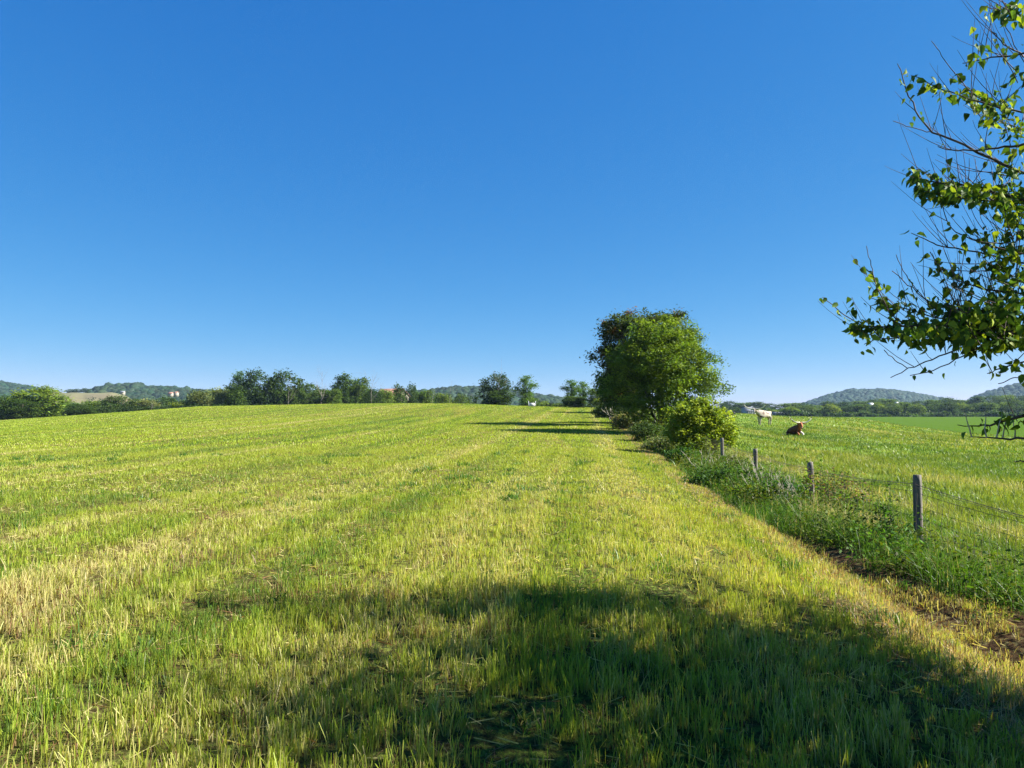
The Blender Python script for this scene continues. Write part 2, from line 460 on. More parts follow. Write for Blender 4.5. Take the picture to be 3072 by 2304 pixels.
# ------------------------------------------------------------------ grass
def blades(P, h, wd, lean, col, tipcol=None, blunt=.55, bend=.3, name='grass'):
    """P (n,2) ground positions -> V,Q,C"""
    n = len(P); z = H(P[:, 0], P[:, 1]) - .012
    an = R.uniform(0, 2 * math.pi, n); fx, fy = np.cos(an), np.sin(an)
    la = R.uniform(0, 2 * math.pi, n); lm = np.abs(R.normal(size=n)) * lean
    lx, ly = np.cos(la) * lm, np.sin(la) * lm
    lz = 1 / np.sqrt(1 + lm ** 2)
    lev = [(0, 1.0, 0), (.55, .85, bend * .25), (1.0, blunt, bend)]
    V = np.empty((n, 6, 3)); C = np.empty((n, 6, 3))
    if tipcol is None: tipcol = col
    for k, (t, wf, b) in enumerate(lev):
        cx = P[:, 0] + lx * h * (t + b * t); cy = P[:, 1] + ly * h * (t + b * t); cz = z + h * t * lz * (1 - b * .25 * np.minimum(lm * 2, 1))
        ww = wd * wf * .5
        for j, s in ((0, -1), (1, 1)):
            V[:, 2 * k + j, 0] = cx + s * fx * ww; V[:, 2 * k + j, 1] = cy + s * fy * ww; V[:, 2 * k + j, 2] = cz
        f = min(1, t * 1.25)
        C[:, 2 * k] = C[:, 2 * k + 1] = col * (1 - f) + tipcol * f
    b0 = (np.arange(n) * 6)[:, None]
    Q = np.vstack([b0 + np.array([0, 1, 3, 2]), b0 + np.array([2, 3, 5, 4])])
    return V.reshape(-1, 3), Q, C.reshape(-1, 3)

class BladeSet:
    def __init__(s): s.V = []; s.Q = []; s.C = []; s.n = 0
    def add(s, V, Q, C):
        s.V.append(V.astype(np.float32)); s.Q.append((Q + s.n).astype(np.int32)); s.C.append(C.astype(np.float32)); s.n += len(V)
    def build(s, name, mat):
        return build(name, np.vstack(s.V), [np.vstack(s.Q)], mat, col=np.vstack(s.C))

def wedge(y0, y1, dens, k=.82, m=1.6):
    area = (k * (y1 ** 2 - y0 ** 2) + 2 * m * (y1 - y0)); n = int(area * dens)
    y = np.sqrt(R.uniform(y0 ** 2, y1 ** 2, int(n * 1.1)))
    x = R.uniform(-1, 1, len(y)) * (k * y + m)
    return x, y

GREEN = np.array([.085, .18, .018]); YEL = np.array([.29, .365, .026]); STRAW = np.array([.52, .455, .20]); BROWN = np.array([.19, .10, .05])
def hay_color(x, y, yelbias=0.):
    xr = x - .1 * y
    wob = (fbm(y * .03, xr * .05, 37) - .5) * 1.6
    st = vnoise((xr + wob) * .42, y * .012, 31) * .38 + vnoise((xr + wob * .4) * 1.15, y * .02, 33) * .36 + vnoise(xr * 2.6, y * .03, 35) * .26   # mowing streaks
    st = st + .13 * np.sin((xr + wob * .25) * 2 * math.pi / 2.7) + .05 * np.sin(xr * 2 * math.pi / .9)      # swaths left by the mower
    pt = fbm(x * .45, y * .3, 41, 3)
    r = R.random(len(x))
    corner = sst(.6, 3.0, -x) * (1 - sst(4.5, 8.5, y)) * .11
    yelbias = yelbias + corner * .8
    v = r * .42 + st * 1.0 + pt * .30 - .36 + yelbias
    a = sst(.12, .5, v)[:, None]
    far = sst(7, 32, y)          # the far slope is fresher, the near corner drier
    b = sst(.56, .9, v - .17 * far + .05 * (1 - far) + corner)[:, None]
    c = GREEN * (1 - a) + YEL * a; c = c * (1 - b) + STRAW * b
    fl = fbm(x * 1.4, y * 1.1, 77)
    br = (R.random(len(x)) < .03 + .28 * sst(.62, .75, fl) * (y < 14))[:, None]
    dead = (edge_d(x, y) > -2.1) & (y < 13) & (R.random(len(x)) < .45)
    c = np.where((br | dead[:, None]), np.where((R.random(len(x)) < .4)[:, None], STRAW * .8, BROWN), c)
    return c * R.uniform(.75, 1.25, len(x))[:, None]
def edge_d(x, y):
    return x - row_x(y) + (fbm(x * .8, y * .8, 13) - .5) * .9
def v_edge(y): return np.interp(y, [6, 7.3, 9.5, 12], [-.75, -.85, -1.1, -1.72])
def in_hay(x, y): return edge_d(x, y) < v_edge(y) - .13

hay = BladeSet()
tiers = [(2.3, 7, 2300, .0052, .115, 16, .024), (7, 14, 1500, .0066, .088, 12, .035), (14, 30, 460, .0115, .075, 5, .08), (30, 70, 80, .026, .075, 2, .25), (70, 142, 22, .05, .08, 1, .4)]
for (y0, y1, dens, wd, hh, tuft, sg) in tiers:
    x, y = wedge(y0, y1, dens / tuft)
    # stems stand in drilled rows close to the viewer, thinning over bare soil
    bare = fbm(x * 1.6, y * 1.3, 21); k = (bare < .53 + .25 * R.random(len(x))) | (y > 24 - 8 * R.random(len(x)))
    x = x[k]; y = y[k]
    tall = R.uniform(.5, 1.3, len(x)) * (.55 + .9 * fbm(x * .8, y * .6, 51))
    if tuft > 1:
        x = np.repeat(x, tuft); y = np.repeat(y, tuft); tall = np.repeat(tall, tuft)
        x = x + R.normal(size=len(x)) * sg; y = y + R.normal(size=len(x)) * sg
    k = in_hay(x, y) & (y > y0 * .9); x, y, tall = x[k], y[k], tall[k]
    n = len(x)
    h = hh * tall * R.uniform(.55, 1.3, n)
    tip = hay_color(x, y, .02 if y0 > 12 else -.06)
    basec = tip * .45 + np.array([.34, .25, .11]) * .55 if y0 < 20 else tip
    V, Q, C = blades(np.c_[x, y], h, wd * R.uniform(.6, 1.4, n), .22 if y0 < 14 else .35, basec, tip)
    hay.add(V, Q, C)
# longer green tussocks and broad-leaved weeds the mower pushed down
x, y = wedge(2.8, 26, .55); k = in_hay(x, y) & (fbm(x * .5, y * .5, 91) > .42); x, y = x[k], y[k]; m_ = 55
s_ = np.repeat(R.uniform(.5, 1.3, len(x)), m_); x = np.repeat(x, m_); y = np.repeat(y, m_)
x = x + R.normal(size=len(x)) * .10 * s_; y = y + R.normal(size=len(x)) * .10 * s_; n = len(x)
c = np.array([.05, .13, .014]) * R.uniform(.6, 1.7, n)[:, None]; c[R.random(n) < .15] = STRAW * .8
V, Q, C = blades(np.c_[x, y], .15 * s_ * R.uniform(.5, 1.2, n), (.0048 + .0006 * y) * R.uniform(.7, 1.4, n), .55, c, blunt=.12, bend=.7)
hay.add(V, Q, C)
x, y = wedge(2.8, 18, 1.6); k = in_hay(x, y) & (vnoise(x * .7, y * .7, 93) > .45); x, y = x[k], y[k]
x = np.repeat(x, 12); y = np.repeat(y, 12); x = x + R.normal(size=len(x)) * .04; y = y + R.normal(size=len(x)) * .04; n = len(x)
V, Q, C = blades(np.c_[x, y], R.uniform(.03, .08, n), .02 * R.uniform(.7, 1.3, n), 1.1, np.array([.07, .13, .025]) * R.uniform(.6, 1.6, n)[:, None], blunt=.4, bend=.5)
hay.add(V, Q, C)
# flattened litter between the stems
x, y = wedge(2.4, 13, 560); k = in_hay(x, y); x, y = x[k], y[k]; n = len(x)
c = np.where((R.random(n) < .45)[:, None], np.array([.36, .27, .14]), np.where((R.random(n) < .5)[:, None], np.array([.17, .10, .05]), np.array([.14, .19, .03]))) * R.uniform(.6, 1.2, n)[:, None]
V, Q, C = blades(np.c_[x, y], R.uniform(.02, .07, n), .0035 * R.uniform(.6, 1.5, n), 1.3, c, blunt=.3, bend=.3)
hay.add(V, Q, C)
# loose cut straws lying in the stubble
x, y = wedge(2.4, 22, 90)
k = in_hay(x, y) & (R.random(len(x)) < (1 - y / 22.5) ** 1.3) & (vnoise(x * .9, y * .9, 23) > .3); x, y = x[k], y[k]; n = len(x)
an = R.uniform(0, 2 * math.pi, n); L = R.uniform(.04, .16, n); z = H(x, y) + R.uniform(.005, .05, n)
dx, dy = np.cos(an) * L / 2, np.sin(an) * L / 2; ww = .0017 * (1 + y / 10); dz = R.normal(size=n) * .02
V = np.stack([np.c_[x - dx, y - dy, z - dz - ww], np.c_[x - dx, y - dy, z - dz + ww], np.c_[x + dx, y + dy, z + dz + ww], np.c_[x + dx, y + dy, z + dz - ww]], 1).reshape(-1, 3)
cc = np.where((R.random(n) < .7)[:, None], STRAW * 1.05, BROWN * 1.3) * R.uniform(.7, 1.1, n)[:, None]
hay.add(V, np.arange(4 * n).reshape(n, 4), np.repeat(cc, 4, 0))
tag(hay.build('hay_stubble', M['grass']), 'bright yellow-green mown hay stubble covering the field left of the fence', 'grass', kind='stuff')

# pasture right of the fence
past = BladeSet()
PG = np.array([.06, .125, .016]); PY = np.array([.17, .215, .028]); PS = np.array([.38, .34, .15])
for (y0, y1, dens, wd, hh, tuft, sg) in [(7, 16, 700, .008, .17, 8, .08), (16, 34, 260, .015, .16, 6, .14), (34, 70, 60, .035, .15, 4, .3), (70, 118, 12, .07, .14, 2, .5)]:
    x, y = wedge(y0, y1, dens / tuft)
    k = (x - row_x(y) > -.5); x, y = x[k], y[k]
    xr = x - .1 * y; tus = .45 * fbm(x * .45, y * .45, 61) + .55 * vnoise(xr * 1.1, y * .06, 62); tall = R.uniform(.5, 1.2, len(x)) * (.5 + 1.1 * tus)
    x = np.repeat(x, tuft); y = np.repeat(y, tuft); tall = np.repeat(tall, tuft)
    x = x + R.normal(size=len(x)) * sg; y = y + R.normal(size=len(x)) * sg
    k = edge_d(x, y) > .35; x, y, tall = x[k], y[k], tall[k]; n = len(x)
    xr = x - .1 * y; v = .45 * R.random(n) + .45 * fbm(x * .3, y * .3, 63) + .3 * vnoise(x * 1.3, y * 1.3, 65) + .62 * vnoise(xr * 1.1 + .5, y * .06, 62) - .42
    a = sst(.2, .6, v)[:, None]; b = sst(.68, .95, v)[:, None]
    c = (PG * (1 - a) + PY * a) * (1 - b) + PS * b
    c = c * R.uniform(.75, 1.2, n)[:, None]
    V, Q, C = blades(np.c_[x, y], hh * tall * R.uniform(.6, 1.3, n), wd * R.uniform(.6, 1.4, n), .5, c, blunt=.25, bend=.5)
    past.add(V, Q, C)
tag(past.build('pasture_grass', M['grass']), 'rough tussocky green pasture grass where the cattle are, right of the fence', 'grass', kind='stuff')

# tall grass on the fence row
ver = BladeSet()
for (y0, y1, dens, wd, hh, tuft, sg) in [(4.2, 13, 1150, .0058, .40, 15, .08), (13, 24, 600, .009, .43, 9, .10), (24, 50, 200, .018, .42, 6, .16), (50, 100, 50, .04, .42, 4, .25)]:
    n = int((y1 - y0) * 3.0 * dens / tuft); y = R.uniform(y0, y1, n); x = row_x(y) + R.uniform(-2.2, .9, n)
    pat = fbm(x * .9, y * .5, 71)
    k = (edge_d(x, y) > v_edge(y)) & (edge_d(x, y) < .6) & (pat + R.normal(size=n) * .05 < .6); x, y, pat = x[k], y[k], pat[k]
    d = x - row_x(y)
    tall = R.uniform(.65, 1.25, len(x)) * (1 - .55 * sst(-.7, .3, d)) * (.7 + .7 * fbm(x * .7, y * .7, 73)) * (.7 + .3 * sst(-1.9, -1.2, d))
    x = np.repeat(x, tuft); y = np.repeat(y, tuft); tall = np.repeat(tall, tuft); dd = np.repeat(d, tuft)
    x = x + R.normal(size=len(x)) * sg; y = y + R.normal(size=len(x)) * sg; n = len(x)
    mixs = (R.random(n) < (.08 + .45 * sst(.0, .8, dd)))[:, None]
    c = np.where(mixs, np.array([.36, .33, .15]), np.array([.06, .135, .013]) * R.uniform(.6, 1.6, n)[:, None])
    dry = (vnoise(x * .5, y * .3, 75) > .72)[:, None]; c = np.where(dry & (R.random(n) < .6)[:, None], np.array([.42, .36, .2]), c)
    V, Q, C = blades(np.c_[x, y], hh * tall * R.uniform(.5, 1.15, n), wd * R.uniform(.6, 1.3, n), .38, c, blunt=.1, bend=.6)
    ver.add(V, Q, C)
tag(ver.build('tall_verge_grass', M['grass']), 'tall dark green uncut grass growing along the fence row', 'grass', kind='stuff')

# leafy weeds tangled through the verge (one mass)
VV = []; QQ = []; CC = []; n0 = 0
for i in range(190):
    y = 7.5 + 50 * R.random() ** 1.3; d = R.uniform(-1.55, -.3) if R.random() < .8 else R.uniform(-.3, .5); x = row_x(y) + d
    if (9 < y < 28 and R.random() < .15) or d < float(v_edge(y)) + .1: continue
    s_ = R.uniform(.5, 1.25) * (1 + y / 60); m_ = int(170 * s_); hh = (.25 if d < -.4 else .14) * s_ * R.uniform(.6, 1.5)
    c = R.normal(size=(m_, 3)) * np.array([.20 * s_, .26 * s_, hh * .55]); c[:, 2] = np.abs(c[:, 2]) * 1.0 + .03
    c[:, 2] *= 1 + .8 * vnoise(c[:, 0] * 7 + i, c[:, 1] * 7, 4)
    c += np.array([x, y, h1(x, y)]); V, Q = leaf_quads(c, (.055 + .0012 * y) * R.uniform(.7, 1.3), .7, .5)
    g = np.array([.045, .09, .010]) * R.uniform(.7, 1.7) * np.array([R.uniform(.8, 1.7), 1, 1])
    VV.append(V); QQ.append(Q + n0); n0 += len(V); CC.append(np.repeat(g * R.uniform(.6, 1.4, (m_, 1)), 4, 0))
tag(build('fence_row_weeds', np.vstack(VV), [np.vstack(QQ)], M['leaf'], col=np.vstack(CC)), 'tangled dark leafy weeds and nettles filling the fence row', 'weeds', kind='stuff')
# low dry growth on the bare strip
dry = BladeSet()
n = 60000; y = 4 + 60 * R.random(n) ** 1.9; x = row_x(y) + R.uniform(-2.6, -1.5, n)
k = R.random(n) < .45 + .9 * sst(.45, .6, fbm(x * 2, y * 1.2, 81)); x, y = x[k], y[k]; n = len(x)
c = np.array([.44, .31, .17]) * R.uniform(.5, 1.2, n)[:, None]; g = (R.random(n) < .25)[:, None]; c = np.where(g, np.array([.16, .26, .05]), c)
V, Q, C = blades(np.c_[x, y], R.uniform(.02, .11, n), .004 * (1 + y / 9), .8, c, blunt=.3, bend=.4)
dry.add(V, Q, C)
tag(dry.build('dry_strip_grass', M['grass']), 'short brown withered grass on the bare reddish strip beside the weeds', 'grass', kind='stuff')

# ------------------------------------------------------------------ fence
fence = empty('wire_fence', (row_x(11), 11, 0)); tag(fence, 'old woven wire fence on weathered round wooden posts along the weedy row', 'fence')
FY = [.5, 5.75, 11.0, 16.25, 21.5, 26.75] + [32 + 5.25 * i for i in range(12)]
tops = {11.0: .66, 16.25: .47, 21.5: .47, 26.75: .57}
TOP = []
for i, y in enumerate(FY):
    x = row_x(y) + (R.normal() * .03 if y not in tops else 0); zg = h1(x, y)
    zt = tops.get(y, zg + 1.05 + R.normal() * .04); r = .062 if y in tops else .055
    a = Acc(); P = []
    k = 14; rad = []
    lean = R.normal(size=2) * .02
    for j in range(k):
        t = j / (k - 1); z = zg - .15 + (zt - zg + .15) * t
        P.append((x + lean[0] * (t - 1), y + lean[1] * (t - 1), z)); rad.append(r * (1 + .018 * math.sin(j * 2.3 + i)) * (1.0 if j < k - 1 else .93))
    a.tube(np.array(P) - np.array(fence.location), rad, 14)
    o = a.build('fence_post', M['post'], fence, True)
    TOP.append((x, y, zt, zg))
bw = Acc(); ww = Acc(); L0 = np.array(fence.location)
for (a_, b_) in zip(TOP[:-1], TOP[1:]):
    p0 = np.array(a_[:3]); p1 = np.array(b_[:3]); n = 12
    tt = np.linspace(0, 1, n)
    near = a_[1] < 30
    for hh, rr in ((-.13, .0045), (-.17, .003)):
        P = p0 + (p1 - p0) * tt[:, None]; P[:, 2] += hh - .05 * np.sin(tt * math.pi) * (1 if hh > -.15 else .6); P[:, 0] -= .06
        bw.tube(P - L0, rr, 4, False)
        if near and hh > -.15:
            for q in np.linspace(.02, .98, 34):
                c = p0 + (p1 - p0) * q; c[2] += hh - .05 * math.sin(q * math.pi); c[0] -= .06
                for v in (rand_dirs(1)[0], rand_dirs(1)[0]): bw.tube([c - v * .02 - L0, c + v * .02 - L0], [.0016, .0016], 3, False)
    if a_[1] > 45: continue
    hs_ = [.82, .64, .48, .34, .22, .10]
    def wp(q, h):
        s = .05 * math.sin(q * math.pi * 2 + a_[1]) * math.sin(h * 3)
        top = a_[2] + (b_[2] - a_[2]) * q; gr = a_[3] + (b_[3] - a_[3]) * q
        return np.array([p0[0] + (p1[0] - p0[0]) * q - .06 + s, p0[1] + (p1[1] - p0[1]) * q, gr + (top - gr) * h * .95 - .03 * math.sin(q * math.pi)]) - L0
    for h in hs_:
        ww.tube([wp(q, h) for q in np.linspace(0, 1, 14)], .0036 if h > .8 else .0026, 3, False)
    if a_[1] < 30:
        for q in np.linspace(0, 1, 34)[1:-1]:
            ph = R.normal() * .25
            ww.tube([wp(q + .006 * math.sin(h * 6 + a_[1] + ph), h) for h in (.10, .3, .5, .68, .82)], .0024, 3, False)
bw.build('barbed_wire', M['wire'], fence); ww.build('woven_wire', M['wire'], fence)

# ------------------------------------------------------------------ trees on the fence row
def place(o, sx, D, dz=-.08):
    p = at(sx, 1200, D); o.location = (p.x, D, h1(p.x, D) + dz); return o
LG = (.085, .17, .022)
t = make_tree('broadleaf_tree', [(0, 0, 4.5, 2.8, 3.2, 2.1, 1.2), (2.2, 0, 3.9, 1.5, 2.3, 1.3), (3.0, -.2, 2.7, 1.15, 1.2, .8), (-2.2, .5, 3.1, 1.8, 1.8, 1.5), (0, 2.2, 4.6, 2.0, 1.6, 1.8, .5), (.2, -2.1, 4.2, 2.0, 1.4, 1.5, .5), (.3, 0, 6.2, 2.0, 2.4, 1.15), (-.9, .2, 5.7, 1.3, 1.7, 1.0), (.2, -1.3, 2.9, 2.2, 1.7, 1.6),
              (1.4, 0, 5.5, 1.3, 1.5, 1.1), (-2.4, .3, 4.6, 1.1, 1.3, .9), (-1.8, -.6, 1.7, 1.4, 1.3, .9), (.2, -.9, 1.9, 1.5, 1.2, .9), (1.9, -.5, 1.7, 1.2, 1.2, .7)], 7.4, .2, 1250, 46, .20, .155, (.105, .165, .02), .42, limbs=44, zsplit=.1, shell=.3, trunks=2, zmin=.4, alt=(.16, .225, .026), altp=.4)
place(t, 1985, 46); tag(t, 'large rounded bright green tree, nearest and biggest on the fence row', 'tree')
t = make_tree('broadleaf_tree', [(.3, 0, 8.0, 2.7, 2.6, .9, 1.3), (-2.1, -.5, 5.7, 1.25, 1.5, .7), (-1.5, 0, 7.3, 1.5, 1.8, .85), (-.6, 0, 5.4, 1.9, 2.0, 1.7), (-.2, 2.6, 6.2, 1.8, 1.8, 1.5, .6), (-.2, -2.4, 5.6, 1.6, 1.6, 1.4, .6), (3.5, 0, 8.5, 1.4, 1.2, .5), (2.4, 0, 8.3, .9, .8, .4), (-.6, 0, 3.4, 2.3, 2, 1.5)], 8.8, .22, 420, 50, .26, .25,
              (.05, .072, .018), .35, limbs=26, zsplit=.25, shell=.2, alt=(.12, .06, .028), altp=.13, aspect=.4)
place(t, 1893, 57); tag(t, 'taller dark tree with reddish leaf tips, behind the big round tree', 'tree')
t = make_tree('broadleaf_tree', [(0, 0, 4.4, 3.3, 3.0, 2.0), (-1.4, 0, 3.0, 2.3, 2, 1.9), (1, 0, 5.2, 2, 2, 1.2), (-.5, -1, 2.2, 2.6, 2, 1.7)], 6.4, .18, 700, 44, .32, .2, (.05, .085, .022), .3, limbs=20, dead=2)
place(t, 1882, 94); tag(t, 'dark bushy tree farthest along the weedy fence row, left of the big round tree', 'tree')
t = make_tree('broadleaf_tree', [(0, 0, 2.4, 1.9, 1.7, 1.6), (.5, 0, 3.4, 1.3, 1.2, .9)], 4, .1, 260, 40, .25, .18, (.06, .11, .025), .3, limbs=10, trunks=3)
place(t, 1872, 62); tag(t, 'low dark green sapling clump under the left side of the reddish tree', 'tree')

# shrubs and weeds on the row
def shrub(name, lobes, sx, D, label, cat, nclump, per, sig, leaf, base, alt=None, altp=0, var=.25, stem=.03, trunks=4, aspect=.6, x=None, group=None, part='foliage'):
    h = max(l[2] + l[5] for l in lobes)
    o = make_tree(name, lobes, h, stem, nclump, per, sig, leaf, base, var, alt, altp, trunks=trunks, limbs=trunks * 3, zsplit=.15, shell=.3, aspect=aspect, zmin=.02, bark='twig')
    for c in o.children: c.name = {'crown': 'foliage', 'trunk': 'stem'}.get(c.name.split('.')[0], c.name)
    if x is None: place(o, sx, D, -.03)
    else: o.location = (x, D, h1(x, D) - .03)
    return tag(o, label, cat, group)
shrub('yellow_green_bush', [(-.2, 0, 1.6, 1.0, .9, .75, 1.2), (.8, 0, 1.25, .75, .8, .7), (-.75, 0, 1.1, .65, .8, .6), (.1, -.3, .6, .9, .7, .6), (.25, 0, 2.15, .5, .5, .35), (1.25, 0, .8, .45, .6, .5)], 2092, 31,
      'bright yellow-green leafy bush in front of the big round tree', 'bush', 420, 34, .11, .12, (.16, .22, .022), (.25, .30, .03), .4, stem=.035)
shrub('bramble_bush', [(0, 0, .30, .8, .6, .30), (.7, 0, .28, .6, .5, .26), (-.6, .2, .24, .5, .5, .24)], 2185, 19.2, 'low dark green bramble bush left of the third fence post from the right', 'bush', 300, 26, .09, .07, (.045, .095, .018))
shrub('weed_clump', [(0, 0, .32, .5, .4, .32), (.4, .2, .25, .4, .4, .25)], 2040, 27.5, 'dark leafy weeds at the foot of the yellow-green bush, on the field side', 'weeds', 200, 24, .1, .08, (.045, .11, .02))
shrub('weed_clump', [(0, 0, .4, .6, .6, .4), (-.5, .2, .3, .5, .5, .3)], 1990, 33, 'grey-green weed mound between the field edge and the bush', 'weeds', 220, 24, .12, .08, (.10, .14, .05), (.20, .20, .09), .3)
shrub('weed_clump', [(0, 0, .6, .8, .7, .55), (.6, .2, .5, .7, .5, .5)], 1935, 39, 'dark low weeds below the trunk of the big round tree', 'weeds', 240, 24, .13, .1, (.05, .085, .025))
shrub('weed_clump', [(0, 0, .6, .8, .7, .6), (-.6, .2, .5, .6, .5, .5)], 1888, 50, 'pale grassy weeds beside the shaded strip of the field', 'weeds', 240, 24, .15, .11, (.14, .17, .06), (.3, .24, .12), .3)
shrub('weed_clump', [(0, 0, .7, .9, .8, .65), (.6, .2, .6, .7, .5, .5)], 1862, 60, 'dark weeds left of the low sapling clump', 'weeds', 240, 24, .17, .12, (.06, .10, .03))
shrub('weed_clump', [(0, 0, .8, 1.2, .9, .8), (-.8, .2, .6, .9, .5, .6)], 1828, 76, 'grey-green weeds where the row meets the far shadow', 'weeds', 260, 24, .2, .15, (.08, .12, .04))
shrub('weed_clump', [(0, 0, .22, .5, .35, .22), (.5, .2, .2, .4, .3, .2)], 2330, 16.9, 'low dark weeds between the second and third fence posts from the right', 'weeds', 190, 24, .08, .06, (.04, .12, .02))
shrub('bramble_bush', [(0, 0, .55, .5, .5, .4), (.5, .2, .5, .5, .45, .35), (.1, 0, .25, .7, .5, .25)], 2487, 15.3, 'straggly brown-stemmed bramble bush right of the second fence post from the right', 'bush', 150, 12, .1, .055, (.09, .13, .035), (.22, .14, .07), .35, stem=.012, trunks=10)
# spiky leafy weed at the nearest post
def tall_weed(sx, D, hgt, label, base, lsize=.085, width=.16, n=260):
    root = empty('leafy_weed'); place(root, sx, D, -.02)
    a = Acc(); cs = []
    for k in range(5):
        hk = hgt * (1 if k == 0 else R.uniform(.35, .8)); P = curve((0, 0, 0), (R.normal() * .16 * (k > 0), R.normal() * .16 * (k > 0), hk), 0, 7, .02)
        a.tube(P, np.linspace(.007, .002, 7), 5); m_ = n // 4
        t = R.random(m_) ** .9; c = np.array([np.interp(t * 6, range(7), P[:, i]) for i in range(3)]).T
        wd = width * .6 * (1.2 - t) * (.5 + .9 * vnoise(t * 7, t * 0 + k, 5)); an = R.uniform(0, 6.28, m_); c[:, 0] += np.cos(an) * wd; c[:, 1] += np.sin(an) * wd; cs.append(c)
    a.build('stem', M['twig'], root); c = np.vstack(cs); n = len(c)
    V, Q = leaf_quads(c, lsize, .6, .4); col = np.repeat(np.array(base) * R.uniform(.6, 1.4, (n, 1)), 4, 0)
    build('foliage', V, [Q], M['leaf'], root, col)
    return tag(root, label, 'weed')
tall_weed(2662, 10.6, .98, 'tall spiky dark green weed just left of the nearest fence post', (.035, .085, .016), .065, .2, 330)
tall_weed(2715, 10.3, .5, 'short bushy weed touching the foot of the nearest fence post', (.045, .11, .02), .07, .25, 300)
tall_weed(2540, 13.4, .55, 'small yellow-green sapling on the wire halfway between the two nearest posts', (.17, .28, .03), .08, .12, 110)
tall_weed(2418, 15.6, 1.12, 'slender yellow-green vine climbing beside the second fence post from the right', (.2, .3, .03), .085, .2, 170)
tall_weed(2455, 17.6, 1.0, 'sparse yellow-green leafy shoot in the pasture below the lying brown cow', (.16, .26, .03), .09, .24, 170)
def stalks(sx, D, n, hgt, label, spread=.3):
    a = Acc()
    for i in range(n):
        p = np.r_[R.normal(size=2) * spread * .5, -.03]; q = p + np.array([R.normal() * hgt * .35, R.normal() * hgt * .3, hgt * R.uniform(.55, 1.1)])
        P = curve(p, q, .03, 5, .03); a.tube(P, np.linspace(.006, .0025, 5) * (D / 14), 4, False)
        for j in range(4):
            s_ = P[R.integers(2, 5)]; a.tube([s_, s_ + (rand_dirs(1)[0] * .6 + [0, 0, .5]) * hgt * .18], [.003 * D / 14, .0015 * D / 14], 3, False)
    o = a.build('dead_stalks', M['pale_stem']); o.location = (at(sx, 1200, D).x, D, h1(at(sx, 1200, D).x, D)); return tag(o, label, 'dead stalks')
stalks(2290, 17.2, 16, .95, 'few pale dead stalks rising just right of the dark bramble bush', .22)
stalks(2350, 16.0, 26, .62, 'tangle of pale bleached dead stalks left of the second fence post from the right', .5)
stalks(2130, 24.0, 12, .7, 'few thin dry stalks under the right side of the yellow-green bush', .5)
stalks(1900, 52.0, 14, 1.2, 'thin tan seed stalks standing among weeds below the reddish tree', .8)
stalks(1845, 68.0, 14, 1.4, 'pale seed stalks near the far end of the weedy row', .9)

# ------------------------------------------------------------------ prototypes for more distant trees
def proto(lobes, base, nclump=260, per=18, sig=.5, leaf=.5, **k):
    return make_tree('tree', lobes, 10, .22, nclump, per, sig, leaf, base, limbs=12, leafm='leaf_far', **k)
PR = {
 'oak': proto([(0, 0, 6.6, 3.6, 3.4, 3.0), (-1.8, 0, 4.4, 2.6, 2.4, 2.2), (1.9, .3, 4.8, 2.4, 2.4, 2.2), (.5, 0, 8.6, 1.9, 1.8, 1.4), (0, 0, 2.6, 3.2, 3, 2)], (.046, .082, .018)),
 'loose': proto([(0, 0, 6.2, 2.9, 2.8, 2.4), (1.7, 0, 8.2, 1.5, 1.4, 1.1), (-1.5, 0, 7.6, 1.6, 1.5, 1.3), (0, 0, 3.2, 2.6, 2.6, 2.2), (2.2, 0, 4.2, 1.5, 1.5, 1.3)], (.095, .15, .03), shell=.4),
 'olive': proto([(0, 0, 5.5, 2.6, 2.4, 3.2), (1.9, 0, 6.4, 1.6, 1.5, 2.4), (-1.9, 0, 6.2, 1.7, 1.5, 2.6), (0, 0, 2.4, 3.3, 2.6, 2)], (.13, .16, .065), per=16, trunks=3),
 'tall': proto([(0, 0, 5.8, 2.1, 2.0, 3.0), (.2, 0, 8.4, 1.3, 1.2, 1.5), (-.9, 0, 4.0, 1.8, 1.7, 2.0), (1.0, 0, 3.4, 1.9, 1.8, 2.2)], (.05, .09, .02)),
 'spread': proto([(0, 0, 6.8, 3.6, 3.2, 2.1), (-2.4, 0, 5.0, 2.4, 2.2, 1.8), (2.5, 0, 5.2, 2.4, 2.2, 1.9), (.3, 0, 8.6, 2.0, 1.8, 1.2), (0, 0, 2.8, 3.6, 3, 2.2)], (.14, .20, .032), shell=.45),
 'tier': proto([(0, 0, 8.6, 1.6, 1.5, .8), (-1.5, 0, 6.6, 1.6, 1.3, .7), (1.4, 0, 6.0, 1.7, 1.4, .7), (0, 0, 4.6, 1.7, 1.6, .9), (-.6, 0, 2.6, 2.0, 1.7, 1.2), (.9, 0, 7.4, 1.2, 1.1, .6)], (.10, .18, .026), nclump=170, per=24, sig=.42, leaf=.45, aspect=.4),
 'round': proto([(0, 0, 5.6, 4.2, 4.0, 4.2), (0, 0, 3.0, 3.8, 3.6, 2.6)], (.062, .105, .022), shell=.7, nclump=300),
}
USED = set()
